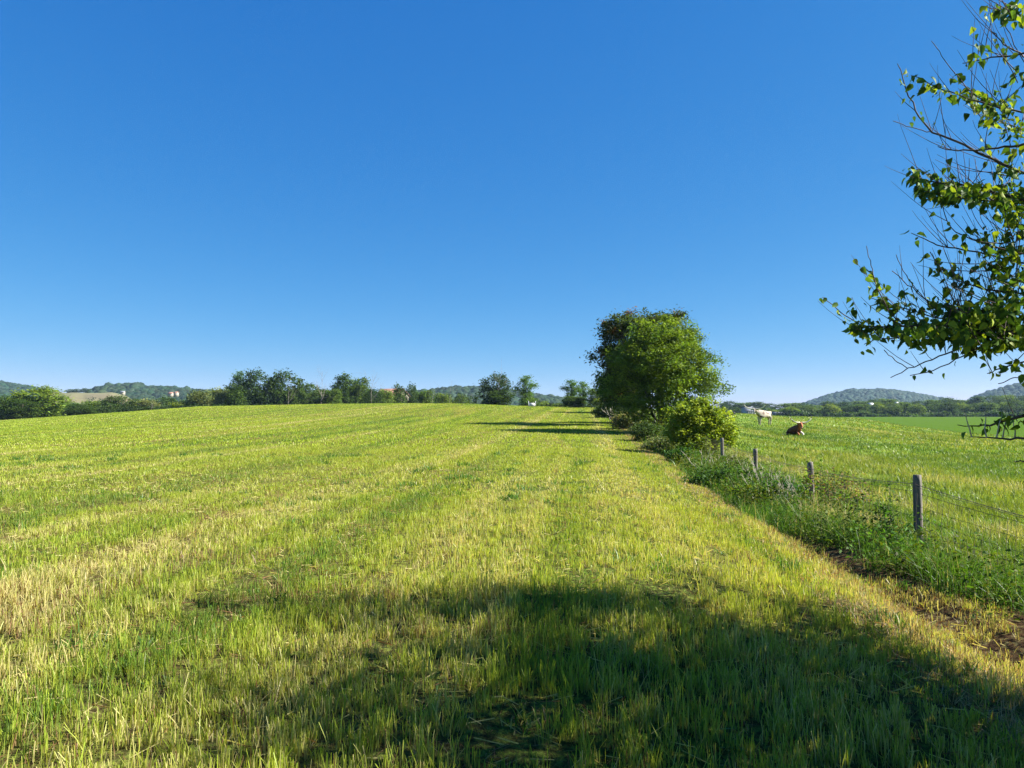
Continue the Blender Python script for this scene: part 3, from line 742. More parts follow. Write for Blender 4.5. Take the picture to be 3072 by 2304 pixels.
def put(kind, sx, top, D, wsrc, label, group=None, name=None, hidden=0.0):
    """tree whose crown is wsrc photo pixels wide, top at photo row `top`, standing at depth D"""
    src = PR[kind]
    o = src if kind not in USED else copy_tree(src); USED.add(kind)
    p = at(sx, top, D); z0 = h1(p.x, D) - .2 - hidden
    hh = p.z - z0; wm = wsrc / 3 / FPX * D
    wx = {'oak': 7.8, 'loose': 7.2, 'olive': 7.6, 'tall': 5.4, 'spread': 9.4, 'tier': 5.6, 'round': 8.4}[kind]
    o.location = (p.x, D, z0); o.scale = (wm / wx, wm / wx, hh / 10.1); o.rotation_euler = (0, 0, R.uniform(-.5, .5) + (math.pi if R.random() < .5 else 0))
    o.name = name or {'oak': 'oak_tree', 'tier': 'slender_tree', 'olive': 'willow_tree', 'tall': 'tall_tree', 'spread': 'spreading_tree', 'round': 'round_tree', 'loose': 'leafy_tree'}[kind]
    tag(o, label, 'tree', group); return o
LT = 'trees along the left field crest'
L = [
 ('spread', 115, 1152, 165, 190, 'broad yellow-green tree, largest of those at the left edge of the photo'),
 ('oak', 5, 1180, 172, 120, 'dark green tree cut by the left edge of the photo'),
 ('oak', 60, 1195, 158, 100, 'dark low tree in front of the left flank of the broad yellow-green tree'),
 ('round', 243, 1210, 160, 85, 'small round dark tree right of the broad yellow-green tree'),
 ('loose', 205, 1198, 185, 90, 'mid green tree half hidden behind the small round dark tree'),
 ('loose', 290, 1196, 200, 110, 'grey-green tree below the brown hill field'),
 ('oak', 360, 1184, 176, 110, 'dark leafy tree below the wooded rise, right of the brown field'),
 ('olive', 440, 1190, 178, 90, 'thin grey-stemmed tree between two dark trees, far left'),
 ('oak', 495, 1188, 190, 90, 'dark tree under the cream buildings'),
 ('spread', 548, 1198, 176, 100, 'low light green tree right below the cream buildings'),
 ('olive', 600, 1160, 176, 85, 'grey-green willowy tree, leftmost of the pale pair'),
 ('olive', 660, 1152, 180, 90, 'grey-green willowy tree touching the tall dark trees'),
 ('tier', 718, 1107, 184, 62, 'narrow tree with a tufted top, left of the two tallest dark crowns'),
 ('tall', 705, 1150, 178, 60, 'green tree below the narrow tufted one'),
 ('oak', 772, 1104, 184, 100, 'tall dark tree, left of the two tallest crowns'),
 ('oak', 855, 1107, 186, 110, 'tall dark tree, right of the two tallest crowns, with a bare trunk in front'),
 ('round', 922, 1147, 190, 90, 'smooth rounded green tree between the tallest crowns and the first bare tree'),
 ('oak', 962, 1163, 178, 70, 'dark low tree under the first bare tree'),
 ('tall', 1028, 1120, 182, 80, 'pointed dark green tree right of the first bare tree'),
 ('loose', 1000, 1160, 176, 60, 'small dark tree at the left foot of the pointed tree'),
 ('loose', 1078, 1122, 184, 72, 'dark green tree with a ragged top left of the second bare tree'),
 ('oak', 1120, 1163, 178, 64, 'dark tree wrapped round the second bare tree'),
 ('loose', 1158, 1160, 190, 60, 'green tree left of the reddish gable roof'),
 ('tall', 1195, 1152, 196, 50, 'slim tree beside the right end of the reddish gable roof'),
 ('oak', 1232, 1147, 200, 50, 'small domed dark tree right of the reddish gable roof'),
 ('loose', 1275, 1163, 180, 62, 'loose tree with bare twigs left of the thin snag'),
 ('loose', 1330, 1172, 190, 60, 'bushy green tree behind the thin snag'),
 ('round', 1385, 1180, 196, 55, 'low round tree left of the lone dark tree with bare top'),
 ('oak', 1488, 1116, 160, 96, 'lone dark tree with a bare twiggy top at the end of the crest'),
 ('tall', 1492, 1172, 156, 80, 'dark lower growth around the trunk of the lone dark tree'),
 ('tier', 1578, 1122, 156, 62, 'small bright green tree right of the lone dark tree'),
 ('round', 1590, 1190, 162, 60, 'low round bush-like tree at the foot of the small bright green tree'),
 ('spread', 1632, 1200, 175, 60, 'low light green tree behind the small white box'),
 ('loose', 1668, 1205, 185, 45, 'faint small tree right of the white box'),
 ('tier', 1714, 1136, 132, 56, 'bright green feathery tree, left of the twin pair near the row'),
 ('tier', 1748, 1141, 135, 50, 'bright green feathery tree, right of the twin pair near the row'),
 ('loose', 1728, 1185, 130, 84, 'low green growth below the twin feathery trees'),
 ('loose', 1790, 1160, 128, 60, 'light green tree between the twin pair and the weedy row'),
 ('spread', 1812, 1188, 122, 70, 'low light green tree at the far end of the weedy row'),
]
for k_, sx, top, D, wsrc, lab in L: put(k_, sx, top, D, wsrc, lab, LT)

def bare_tree(sx, top, D, label, n=3, r=.11, low=1200):
    b = Acc(); p = at(sx, top, D); z0 = h1(p.x, D) - .3; hh = (p.z - z0)
    r *= .6; P = curve((0, 0, 0), (R.normal() * .3, 0, hh * .55), 0, 6, .015); b.tube(P, np.linspace(r, r * .6, 6), 7)
    dead_branch(b, P[-1], np.array([.1, 0, 1.]), hh * .45, r * .55)
    for i in range(n):
        q = P[R.integers(3, 6)]; dead_branch(b, q, np.array([R.uniform(-.9, .9), R.uniform(-.4, .4), 1.1]), hh * R.uniform(.25, .42), r * .45)
    o = b.build('bare_tree', M['deadwood']); o.location = (p.x, D, z0); return tag(o, label, 'bare tree')
bare_tree(966, 1112, 174, 'leafless grey tree with forked branches, leftmost of the bare trees', 4, .12)
bare_tree(1115, 1113, 172, 'thin leafless tree standing above dark trees, second of the bare ones', 3, .10)
bare_tree(1348, 1142, 170, 'slim broken snag, between the domed tree and the lone dark tree', 1, .08)
bare_tree(865, 1128, 172, 'pale dead trunk in front of the tallest dark crowns', 2, .09)
bare_tree(1492, 1094, 157, 'bare pale twigs rising through the top of the lone dark tree', 4, .09)
bare_tree(1293, 1152, 172, 'small dead twiggy tree above the loose tree before the snag', 2, .06)
bare_tree(455, 1203, 166, 'short pale bare stems in front of far left trees', 3, .07)

# thicket closing the foot of the tree lines (one mass)
def thicket(name, spans, label, leaf=.42, base=(.042, .07, .018)):
    VV = []; QQ = []; CC = []; n0 = 0
    for (s0, s1, D, top, step) in spans:
        for sx in np.arange(s0, s1, step):
            d = D + R.uniform(-4, 4); p = at(sx + R.uniform(-5, 5), 1200, d); z0 = h1(p.x, d)
            hh = at(sx, top + R.uniform(-6, 6), d).z - z0
            hh = max(hh, 1.2); wd = max(step / 3 / FPX * d * .9, 1.0)
            pts, cl, cid = crown_points([(0, 0, hh * .45, wd, wd, hh * .5)], 52, 15, wd * .15, .4)
            pts += np.array([p.x, d, z0]); V, Q = leaf_quads(pts, leaf * D / 180)
            VV.append(V); QQ.append(Q + n0); n0 += len(V)
            CC.append(np.repeat(leaf_colors(cid, np.array(base) * R.uniform(.75, 1.5), .25), 4, 0))
    o = build(name, np.vstack(VV), [np.vstack(QQ)], M['leaf_far'], col=np.vstack(CC)); return tag(o, label, 'undergrowth', kind='stuff')
thicket('crest_thicket', [(-60, 1440, 172, 1214, 26), (-60, 620, 196, 1206, 28), (1430, 1790, 168, 1212, 22)], 'dark thicket filling in under the trees along the left crest')
thicket('back_thicket', [(575, 720, 200, 1160, 18), (690, 960, 206, 1140, 20), (950, 1150, 204, 1160, 18), (1140, 1260, 212, 1164, 18), (1250, 1440, 206, 1178, 18), (1600, 1780, 206, 1203, 20)], 'solid dark green growth between the taller trees of the left crest', .46, (.03, .052, .014))

# right hand tree line beyond the far green meadow
RT = 'trees beyond the far green meadow'
ordn = ['first', 'second', 'third', 'fourth', 'fifth', 'sixth', 'seventh', 'eighth', 'ninth', 'tenth', 'eleventh', 'twelfth', 'thirteenth', 'fourteenth', 'fifteenth', 'sixteenth', 'seventeenth', 'eighteenth', 'nineteenth', 'twentieth', 'twenty-first', 'twenty-second', 'twenty-third', 'twenty-fourth']
front = np.arange(2370, 3110, 43.)
fd = {'spread': 'light green bushy', 'loose': 'mid green loose', 'round': 'rounded green', 'oak': 'dark green'}
for i, sx in enumerate(front):
    k_ = ['spread', 'round', 'loose', 'spread', 'round', 'loose'][i % 6] if i % 7 != 4 else 'oak'
    tp = np.interp(sx, [2370, 2500, 2700, 2900, 3072], [1222, 1215, 1208, 1206, 1196]) + R.uniform(-7, 7)
    put(k_, sx + R.uniform(-8, 8), tp, 378 + R.uniform(-8, 12), 58 + R.uniform(-6, 12), f'{fd[k_]} tree, {ordn[i]} from left in the front row past the green meadow', RT)
back = np.arange(2185, 3120, 44.)
for i, sx in enumerate(back):
    k_ = ['oak', 'loose', 'tall', 'oak', 'loose'][i % 5]; kd = {'oak': 'dark', 'loose': 'grey-green', 'tall': 'narrow dark'}[k_]
    tp = np.interp(sx, [2185, 2300, 2460, 2500, 2600, 2640, 2680, 2720, 2790, 2820, 2880, 2950, 3010, 3072], [1204, 1207, 1212, 1203, 1200, 1190, 1192, 1204, 1198, 1192, 1198, 1188, 1184, 1184]) + R.uniform(-4, 4)
    put(k_, sx + R.uniform(-8, 8), tp, 500 + R.uniform(-14, 14), 64 + R.uniform(-8, 14), f'{kd} tree, {ordn[i]} from left in the back row under the right hills', RT)
put('oak', 2172, 1209, 440, 26, 'small very dark tree left of the white gabled house', RT)
put('round', 2207, 1220, 440, 30, 'low round bush-like tree just left of the white gabled house', RT)
put('spread', 2322, 1229, 425, 40, 'low hedge-like tree behind the grey shed roof', RT)
thicket('meadow_thicket', [(2350, 3150, 372, 1240, 24), (2150, 2420, 470, 1232, 22), (2400, 3150, 440, 1222, 26)], 'continuous bushes at the foot of the trees past the green meadow', .5, (.045, .08, .02))

# ------------------------------------------------------------------ hills and far woods
def ico():
    import bmesh
    bm = bmesh.new(); bmesh.ops.create_icosphere(bm, subdivisions=2, radius=1)
    V = np.array([v.co[:] for v in bm.verts]); T = np.array([[v.index for v in f.verts] for f in bm.faces]); bm.free(); return V, T
IV, IT = ico()
M['hill'] = noise_material('hill_floor', [(.3, (.03, .055, .018)), (.7, (.06, .10, .03))], .02, .95, (1, 1, 1), 0)
M['brown_field'] = noise_material('dry_hill_field', [(.35, (.13, .11, .055)), (.55, (.15, .135, .06)), (.7, (.09, .115, .04))], .02, .95, (1, 3, 1), 0)
M['canopy'] = leaf_material('woodland_canopy', trans=.1, rough=.75, spec=.12, tint=(1.1, 1.2, .6), scale=.35)
def hill(poly, D, depth, mat, woods, label=None, name='hills', seed=0, rad=5.5, dens=1.0, colr=(.028, .055, .022), lift=.5):
    px = np.array([p[0] for p in poly]); py = np.array([p[1] for p in poly])
    sx = np.linspace(px[0], px[-1], 90); sy = np.interp(sx, px, py)
    tt = np.concatenate([np.linspace(0, 1, 16), np.linspace(1.08, 1.9, 8)])
    def surf(sxv, tv):
        syv = np.interp(sxv, px, py)
        d = D - depth * (1 - tv)
        top = EYE + (1224 - syv) / 3 / FPX * D - rad * lift * (1 if woods else 0)
        prof = np.where(tv <= 1, sst(0, 1, tv) ** .9, np.clip(1 - (tv - 1) * .9, 0, 1))
        z = -8 + (top + 8) * prof
        z = z + (fbm(sxv * .02, tv * 3, seed) - .5) * (top + 8) * .10
        x = (sxv / 3 - 512) / FPX * d * (1)      # steady fan of directions over real ground distances
        return np.c_[x, d, z]
    S, Tt = np.meshgrid(sx, tt); V = surf(S.ravel(), Tt.ravel()); nx = len(sx)
    i = np.arange(nx - 1)[None] + (np.arange(len(tt) - 1) * nx)[:, None]
    Q = np.stack([i, i + 1, i + 1 + nx, i + nx], -1).reshape(-1, 4)
    o = build(name, V, [Q], mat, smooth=True); tag(o, kind='structure')
    if woods:
        wm = (px[-1] - px[0]) / 3 / FPX * D; n = int(wm * depth * 1.15 / (rad * 1.25) ** 2 * dens)
        sv = R.uniform(px[0], px[-1], n); tv = R.uniform(.15, 1.12, n); P = surf(sv, tv)
        r = rad * R.uniform(.6, 1.25, n) * np.where(R.random(n) < .08, 1.25, 1)
        a = R.uniform(0, 6.28, n); ca, sa = np.cos(a), np.sin(a)
        B = IV[None] * np.c_[r, r, r * R.uniform(.85, 1.25, n)][:, None, :]
        B = B * (1 + .32 * (vnoise(IV[None, :, 0] * 2.3 + sv[:, None], IV[None, :, 1] * 2.3 + IV[None, :, 2] * 2.9 + tv[:, None] * 90, 5) - .4))[..., None]
        B = np.stack([B[..., 0] * ca[:, None] - B[..., 1] * sa[:, None], B[..., 0] * sa[:, None] + B[..., 1] * ca[:, None], B[..., 2]], -1) + P[:, None, :] + np.array([0, 0, rad * .1])
        T = (IT[None] + (np.arange(n) * len(IV))[:, None, None]).reshape(-1, 3)
        c = np.array(colr) * R.uniform(.6, 1.45, n)[:, None] * np.c_[R.uniform(.8, 1.3, n), np.ones(n), R.uniform(.7, 1.2, n)]  # bluer colr on the far hills puts some distance haze into the canopy
        w_ = build('woods', B.reshape(-1, 3), [T], M['canopy'], col=np.repeat(c, len(IV), 0)); tag(w_, label, 'woods', kind='stuff')
hill([(2380, 1232), (2410, 1216), (2440, 1204), (2480, 1191), (2520, 1181), (2560, 1172), (2600, 1174), (2660, 1173), (2700, 1176), (2740, 1183), (2790, 1193), (2840, 1203), (2900, 1216), (2960, 1232)], 1900, 620, M['hill'], True, 'wooded hill with a long level crest, right of the lying brown cow', seed=1, rad=6, colr=(.02, .042, .026))
hill([(2860, 1232), (2910, 1204), (2950, 1187), (2990, 1174), (3040, 1160), (3072, 1152), (3200, 1128), (3330, 1140)], 1700, 560, M['hill'], True, 'wooded hill rising at the right edge of the photo', seed=2, rad=6, colr=(.02, .042, .026))
hill([(-260, 1125), (-120, 1132), (0, 1150), (40, 1159), (100, 1168), (150, 1182), (215, 1215)], 1300, 400, M['hill'], True, 'wooded hill at the left edge of the photo', seed=3, rad=5.5, colr=(.018, .038, .02))
hill([(60, 1232), (110, 1195), (150, 1179), (190, 1176), (260, 1177), (330, 1178), (380, 1190), (440, 1225)], 640, 180, M['brown_field'], False, name='hill_field', seed=4)
hill([(255, 1190), (290, 1166), (340, 1161), (400, 1161), (470, 1166), (560, 1174), (640, 1180), (800, 1186), (950, 1180), (1150, 1184), (1300, 1178), (1345, 1170), (1400, 1168), (1450, 1171), (1500, 1176), (1560, 1184), (1620, 1193), (1700, 1203), (1780, 1212), (1860, 1222)], 1000, 330, M['hill'], True, 'low wooded ridge behind the left crest from the brown field to the weedy row', seed=5, rad=5, colr=(.02, .04, .02))
for i, (sx, tp, wd, k_, lab) in enumerate([(212, 1167, 26, 'round', 'leftmost of the small trees on the skyline of the brown field'), (232, 1166, 26, 'round', 'middle one of the small trees on the skyline of the brown field'), (256, 1164, 24, 'oak', 'right one of the small trees on the skyline of the brown field'), (181, 1187, 14, 'round', 'tiny lone tree on the slope of the brown field')]):
    put(k_, sx, tp, 636 if i < 3 else 600, wd, lab, 'skyline trees on the brown field')
    o_ = [c for c in COL.objects if c.get('label') == lab][0]
    pt = at(sx, tp, 636 if i < 3 else 600); bt = at(sx, 1180 if i < 3 else 1194, 636 if i < 3 else 600)
    o_.location.z = bt.z; o_.scale.z = (pt.z - bt.z) / 10
thicket('far_hedgerow', [(280, 620, 560, 1196, 22), (-60, 160, 520, 1190, 26)], 'far band of dull green woods below the brown field and left ridge', .34, (.05, .08, .028))

# ------------------------------------------------------------------ buildings
def gable_house(name, sx, base_sy, D, wd, dp, wh, rh, rz, wallm, roofm, label, windows=((-.25, .5), (.25, .5)), chimney=False, porch=False):
    root = empty(name); p = at(sx, base_sy, D); root.location = p; root.rotation_euler = (0, 0, rz)
    a = Acc(); a.box((0, 0, wh / 2 - 1), (wd, dp, wh + 2))
    g = [(-wd / 2, -dp / 2 + .01, wh), (-wd / 2, dp / 2 - .01, wh), (-wd / 2, 0, wh + rh - .06)]
    a.add(np.array(g), None, [(0, 1, 2)]); g2 = [(-q[0], q[1], q[2]) for q in g]; a.add(np.array(g2), None, [(0, 2, 1)])
    a.build('wall', M[wallm], root)
    b = Acc(); e = .35; th = .16; sl_ = rh / (dp / 2)
    for s in (-1, 1):
        V = [(-wd / 2 - e, 0, wh + rh), (wd / 2 + e, 0, wh + rh), (wd / 2 + e, s * (dp / 2 + e), wh - e * sl_), (-wd / 2 - e, s * (dp / 2 + e), wh - e * sl_)]
        V = np.array(V + [(x, y, z + th) for x, y, z in V])
        b.add(V, [(0, 1, 2, 3), (4, 5, 6, 7), (0, 1, 5, 4), (1, 2, 6, 5), (2, 3, 7, 6), (3, 0, 4, 7)])
    b.build('roof', M[roofm], root)
    for (fx, fz) in windows:
        c = Acc(); c.box((fx * wd, -dp / 2 - .02, wh * fz), (min(.9, wd * .2), .06, min(1.1, wh * .4))); f = c.build('window', M['wall_white'], root)
        c = Acc(); c.box((fx * wd, -dp / 2 - .06, wh * fz), (min(.74, wd * .16), .04, min(.94, wh * .33))); c.build('pane', M['dark_glass'], f)
    if chimney: c = Acc(); c.box((wd * .2, .4, wh + rh), (.6, .6, 1.4)); c.build('chimney', M['roof_red'], root)
    if porch:
        for k in range(5):
            c = Acc(); c.box((-wd / 2 + k * wd / 4, -dp / 2 - 1.7, wh * .42), (.2, .2, wh * .84 + .2)); c.build('porch_post', M['wall_white'], root)
        c = Acc(); c.box((0, -dp / 2 - 1.05, wh * .88), (wd + .6, 1.9, .18)); c.build('porch_roof', M[roofm], root)
    return tag(root, label, 'house')
gable_house('white_house', 2240, 1243, 442, 6.6, 6, 2.3, 2.0, .5, 'wall_white', 'roof_grey', 'white gabled house with a porch behind the standing pale cow', porch=True)
gable_house('white_house', 2257, 1243, 448, 3.6, 6, 2.4, 2.4, 1.45, 'wall_white', 'roof_grey', 'white gable end facing the pasture just behind the horned head of the pale cow', windows=((0, .5),))
gable_house('grey_shed', 2334, 1251, 400, 5.9, 4, 1.6, 1.0, -.05, 'wall_grey', 'roof_grey', 'long low grey shed right of the standing pale cow', windows=())
gable_house('far_house', 2612, 1218, 470, 3.2, 3.0, .8, 1.1, .35, 'wall_grey', 'roof_white', 'house with a bright white roof among trees below the right hill', windows=((0, .5),))
gable_house('far_house', 2690, 1213, 475, 1.6, 1.8, .7, .7, .2, 'wall_grey', 'roof_white', 'tiny white building right of the dark dome-shaped trees under the hill', windows=())
gable_house('brick_house', 1176, 1212, 205, 7.5, 5.5, 2.2, 1.9, -.55, 'wall_cream', 'roof_red', 'cream walled house with a reddish gable roof peeking through the left trees', windows=((0, .5),))
gable_house('far_house', 368, 1179, 650, 3.4, 3, 1.0, .7, .1, 'wall_cream', 'wall_grey', 'small white house on the wooded rise right of the brown field', windows=((0, .5),))
gable_house('cream_house', 512, 1184, 640, 3.6, 3.6, 1.2, .9, .1, 'wall_cream', 'roof_red', 'cream building on the far ridge, left one of the pair', windows=((-.2, .5), (.2, .5)))
gable_house('cream_house', 529, 1183, 646, 3.0, 3, 1.4, .9, -.2, 'wall_cream', 'roof_red', 'cream building on the far ridge, right one of the pair', windows=((0, .5),))
# low white box of unknown use on the crest
root = empty('low_white_box'); pw_ = at(1596, 1222, 131); root.location = (pw_.x, 131, h1(pw_.x, 131)); tag(root, 'low white box with upright ends standing on the crest of the hay field', 'boxy_object')
a = Acc(); a.box((0, 0, .32), (1.15, .7, .62)); a.build('tub', M['wall_white'], root)
for s in (-1, 1):
    a = Acc(); a.box((s * .62, 0, .48), (.09, .8, .98)); a.build('end_panel', M['roof_white'], root)
a = Acc(); a.box((0, 0, .65), (1.12, .66, .04)); a.build('lid', M['roof_grey'], root)

# ------------------------------------------------------------------ cattle
def skin_mesh(name, nodes, edges, mat, parent, levels=2):
    me = bpy.data.meshes.new(name); me.from_pydata([n[0] for n in nodes], edges, []); me.update()
    o = bpy.data.objects.new(name, me); COL.objects.link(o); o.parent = parent
    sk = o.modifiers.new('skin', 'SKIN')
    for i, n in enumerate(nodes):
        me.skin_vertices[0].data[i].radius = n[1] if isinstance(n[1], tuple) else (n[1], n[1])
    me.skin_vertices[0].data[0].use_root = True
    sk.use_smooth_shade = True; sk.branch_smoothing = .6
    ss = o.modifiers.new('sub', 'SUBSURF'); ss.levels = levels; ss.render_levels = levels
    me.materials.append(mat); return o
def coat(name, base, patch, scale, thr, extra=None):
    """hide with patches; extra: (axis, from, to, colour) bands in the animal's own space"""
    m, nt, n, l = new_mat(name)
    tc = N(n, 'ShaderNodeTexCoord'); no = N(n, 'ShaderNodeTexNoise', i_Scale=scale, i_Detail=3); l.new(tc.outputs['Object'], no.inputs['Vector'])
    r = ramp(n, [(thr - .02, base), (thr + .02, patch)]); l.new(no.outputs[0], r.inputs[0]); c = r.outputs[0]
    sp = N(n, 'ShaderNodeSeparateXYZ'); l.new(tc.outputs['Object'], sp.inputs[0])
    for (ax, a, b, colr) in (extra or []):
        mr = N(n, 'ShaderNodeMapRange'); mr.inputs[1].default_value = a; mr.inputs[2].default_value = b; l.new(sp.outputs[ax], mr.inputs[0])
        c = mix(n, l, mr.outputs[0], c, colr)
    p = N(n, 'ShaderNodeBsdfPrincipled', i_Roughness=.7); p.inputs['Specular IOR Level'].default_value = .25; l.new(c, p.inputs['Base Color'])
    f = N(n, 'ShaderNodeTexNoise', i_Scale=60.); b = N(n, 'ShaderNodeBump', i_Strength=.15, i_Distance=.02); l.new(f.outputs[0], b.inputs['Height']); l.new(b.outputs[0], p.inputs['Normal'])
    o = N(n, 'ShaderNodeOutputMaterial'); l.new(p.outputs[0], o.inputs[0]); return m
def head_parts(root, hc, yaw, pitch, earm, horns=True, span=1.0, up=.45, darktips=(False, False)):
    """hc: poll position; head frame: f forward, s side (left), z up"""
    f = np.array([math.cos(yaw), math.sin(yaw), 0]); s = np.array([-math.sin(yaw), math.cos(yaw), 0]); zz = np.array([0, 0, 1.])
    hc = np.array(hc)
    for k, sg in enumerate((1, -1)):
        if horns:
            P = [hc + s * sg * a * span + zz * (b * up) + f * c for a, b, c in ((.08, .02, 0), (.28, .0, .03), (.52, .08, .07), (.74, .32, .08), (.9, .68, .06), (.98, 1.0, .02))]
            tt = np.linspace(0, 5, 16); P = np.array([[np.interp(t, range(6), [q[i] for q in P]) for i in range(3)] for t in tt])
            rr = np.linspace(.065, .018, 16)
            cut = 6 if darktips[k] else 12
            a = Acc(); a.tube(P[:cut + 1], rr[:cut + 1], 8); h_ = a.build('horn', M['horn'], root, True)
            a = Acc(); a.tube(P[cut:], rr[cut:] + .002, 8); a.build('horn_tip', M['horn_tip'], h_, True)
        e = hc + s * sg * .12 - zz * .05 + f * -.0; tip = e + s * sg * .26 - zz * .06 + f * .02
        c = Acc(); c.tube([e, (e * .6 + tip * .4) + zz * .015, (e + tip * 2) / 3, tip], [.03, .062, .05, .01], 8); c.build('ear', earm, root, True)
        ey = hc + f * .17 + s * sg * .092 - zz * .10
        c = Acc(); c.add(IV * .022 + ey, None, IT); c.build('eye', M['rubber'], root, True)
def cow_standing(sx, D, heading, head_yaw, cm, label, name='cow'):
    root = empty(name); p = at(sx, 1200, D); root.location = (p.x, D, h1(p.x, D) + .02); root.rotation_euler = (0, 0, heading); root.scale = (1.14,) * 3
    hy = head_yaw; f = np.array([math.cos(hy), math.sin(hy), 0]); nb = np.array([.95, .02, 1.30]); poll = nb + f * .24 + [0, 0, .12]
    mid = poll + f * .20 + [0, 0, -.17]; muz = poll + f * .33 + [0, 0, -.38]
    nd = [((-.62, 0, 1.10), (.32, .32)), ((-.15, 0, 1.0), (.38, .42)), ((.40, 0, 1.02), (.34, .42)), ((.72, .01, 1.16), (.24, .30)), (tuple(nb), (.16, .20)), (tuple(poll), (.14, .14)), (tuple(mid), (.11, .12)), (tuple(muz), (.09, .085)),
          ((-.9, 0, 1.24), .05), ((-.98, 0, .9), .022), ((-.98, 0, .45), .032)]
    ed = [(0, 1), (1, 2), (2, 3), (3, 4), (4, 5), (5, 6), (6, 7), (0, 8), (8, 9), (9, 10)]
    for s in (-1, 1):
        b = len(nd); o1 = .08 * s
        nd += [((.46, s * .17, .78), .12), ((.47 + o1, s * .17, .42), .062), ((.46 + o1, s * .17, .12), .045), ((.50 + o1, s * .17, .03), .055)]
        ed += [(2, b), (b, b + 1), (b + 1, b + 2), (b + 2, b + 3)]
        b = len(nd)
        nd += [((-.60, s * .18, .82), .15), ((-.78 + o1, s * .18, .50), .065), ((-.72 + o1, s * .18, .12), .045), ((-.68 + o1, s * .18, .03), .055)]
        ed += [(0, b), (b, b + 1), (b + 1, b + 2), (b + 2, b + 3)]
    skin_mesh('body', nd, ed, cm, root)
    head_parts(root, poll + [0, 0, .04], hy, 0, cm, True, 1.0, .5)
    a = Acc(); a.add(IV * np.array([.05, .07, .05]) + muz + f * .04 + [0, 0, -.01], None, IT); a.build('muzzle', M['rubber'], root, True)
    return tag(root, label, 'cow')
def cow_lying(sx, D, heading, head_yaw, cm, legm, label, horns=True, scale=1, dark=(False, True), name='cow'):
    root = empty(name); p = at(sx, 1200, D); root.location = (p.x, D, h1(p.x, D) - .03); root.rotation_euler = (0, 0, heading); root.scale = (scale,) * 3
    hy = head_yaw; f = np.array([math.cos(hy), math.sin(hy), 0]); nb = np.array([.66, .0, .92]); poll = nb + f * .22 + [0, 0, .16]
    mid = poll + f * .17 + [0, 0, -.20]; muz = poll + f * .25 + [0, 0, -.42]
    nd = [((-.75, 0, .42), (.36, .34)), ((-.25, 0, .45), (.48, .46)), ((.25, 0, .50), (.42, .46)), ((.50, 0, .68), (.26, .32)), (tuple(nb), (.17, .20)), (tuple(poll), (.14, .14)), (tuple(mid), (.115, .12)), (tuple(muz), (.09, .08)),
          ((-1.05, 0, .35), .06), ((-1.2, .2, .08), .03),
          ((-.55, .36, .22), .16), ((-.2, .50, .12), .085), ((-.5, .55, .06), .05), ((-.55, -.36, .22), .16), ((-.2, -.50, .12), .085), ((-.5, -.55, .06), .05)]
    ed = [(0, 1), (1, 2), (2, 3), (3, 4), (4, 5), (5, 6), (6, 7), (0, 8), (8, 9), (0, 10), (10, 11), (11, 12), (0, 13), (13, 14), (14, 15)]
    skin_mesh('body', nd, ed, cm, root)
    for s in (-1, 1):
        nd = [((.42, s * .2, .32), .13), ((.72, s * .22, .22), .075), ((.86, s * .2, .10), .07), ((.62, s * .18, .06), .045)]
        skin_mesh('foreleg', nd, [(0, 1), (1, 2), (2, 3)], legm if s > 0 else cm, root)
    head_parts(root, poll + [0, 0, .04], hy, 0, cm, horns, .93, .5, dark)
    a = Acc(); a.add(IV * np.array([.055, .075, .055]) + muz + f * .03, None, IT); a.build('muzzle', M['rubber'] if horns else M['horn_tip'], root, True)
    if horns:
        a = Acc(); V = IV * np.array([.035, .05, .19]); V[:, 0] += V[:, 2] * -.45
        c, s_ = math.cos(hy), math.sin(hy); V = np.c_[V[:, 0] * c - V[:, 1] * s_, V[:, 0] * s_ + V[:, 1] * c, V[:, 2]]
        a.add(V + (poll + muz) / 2 + f * .10 + [0, 0, .0], None, IT); a.build('face_blaze', legm, root, True)
    return tag(root, label, 'cow')
M['hide_white'] = coat('cream_hide', (.36, .31, .25), (.17, .12, .09), 3.0, .56, [])
M['hide_brown'] = coat('red_brown_hide', (.085, .028, .014), (.05, .018, .01), 2.5, .55, [(0, .62, .82, (.36, .11, .035))])
M['hide_pale'] = coat('pale_leg_hide', (.72, .66, .58), (.6, .54, .46), 3, .6)
M['hide_black'] = coat('black_white_hide', (.018, .016, .015), (.65, .62, .58), 2.2, .56)
# a white hind quarter on the brown animal
M['hide_brown2'] = coat('red_brown_white_hide', (.11, .035, .016), (.06, .02, .01), 2.5, .55, [(0, .62, .82, (.36, .11, .035)), (0, -.78, -.9, (.55, .52, .48))])
cow_standing(2290, 75, math.radians(206), math.radians(32), M['hide_white'], 'cream-white longhorn cow with brown flecks standing side-on in the pasture', 'longhorn_cow')
cow_lying(2384, 55, math.radians(-76), math.radians(-16), M['hide_brown2'], M['hide_pale'], 'reddish brown longhorn cow lying in the pasture with wide curved horns', scale=.88, name='longhorn_cow')
cow_lying(2188, 92, math.radians(-15), math.radians(-30), M['hide_black'], M['hide_black'], 'small black and white calf lying at the right edge of the yellow-green bush', False, .62, name='calf')

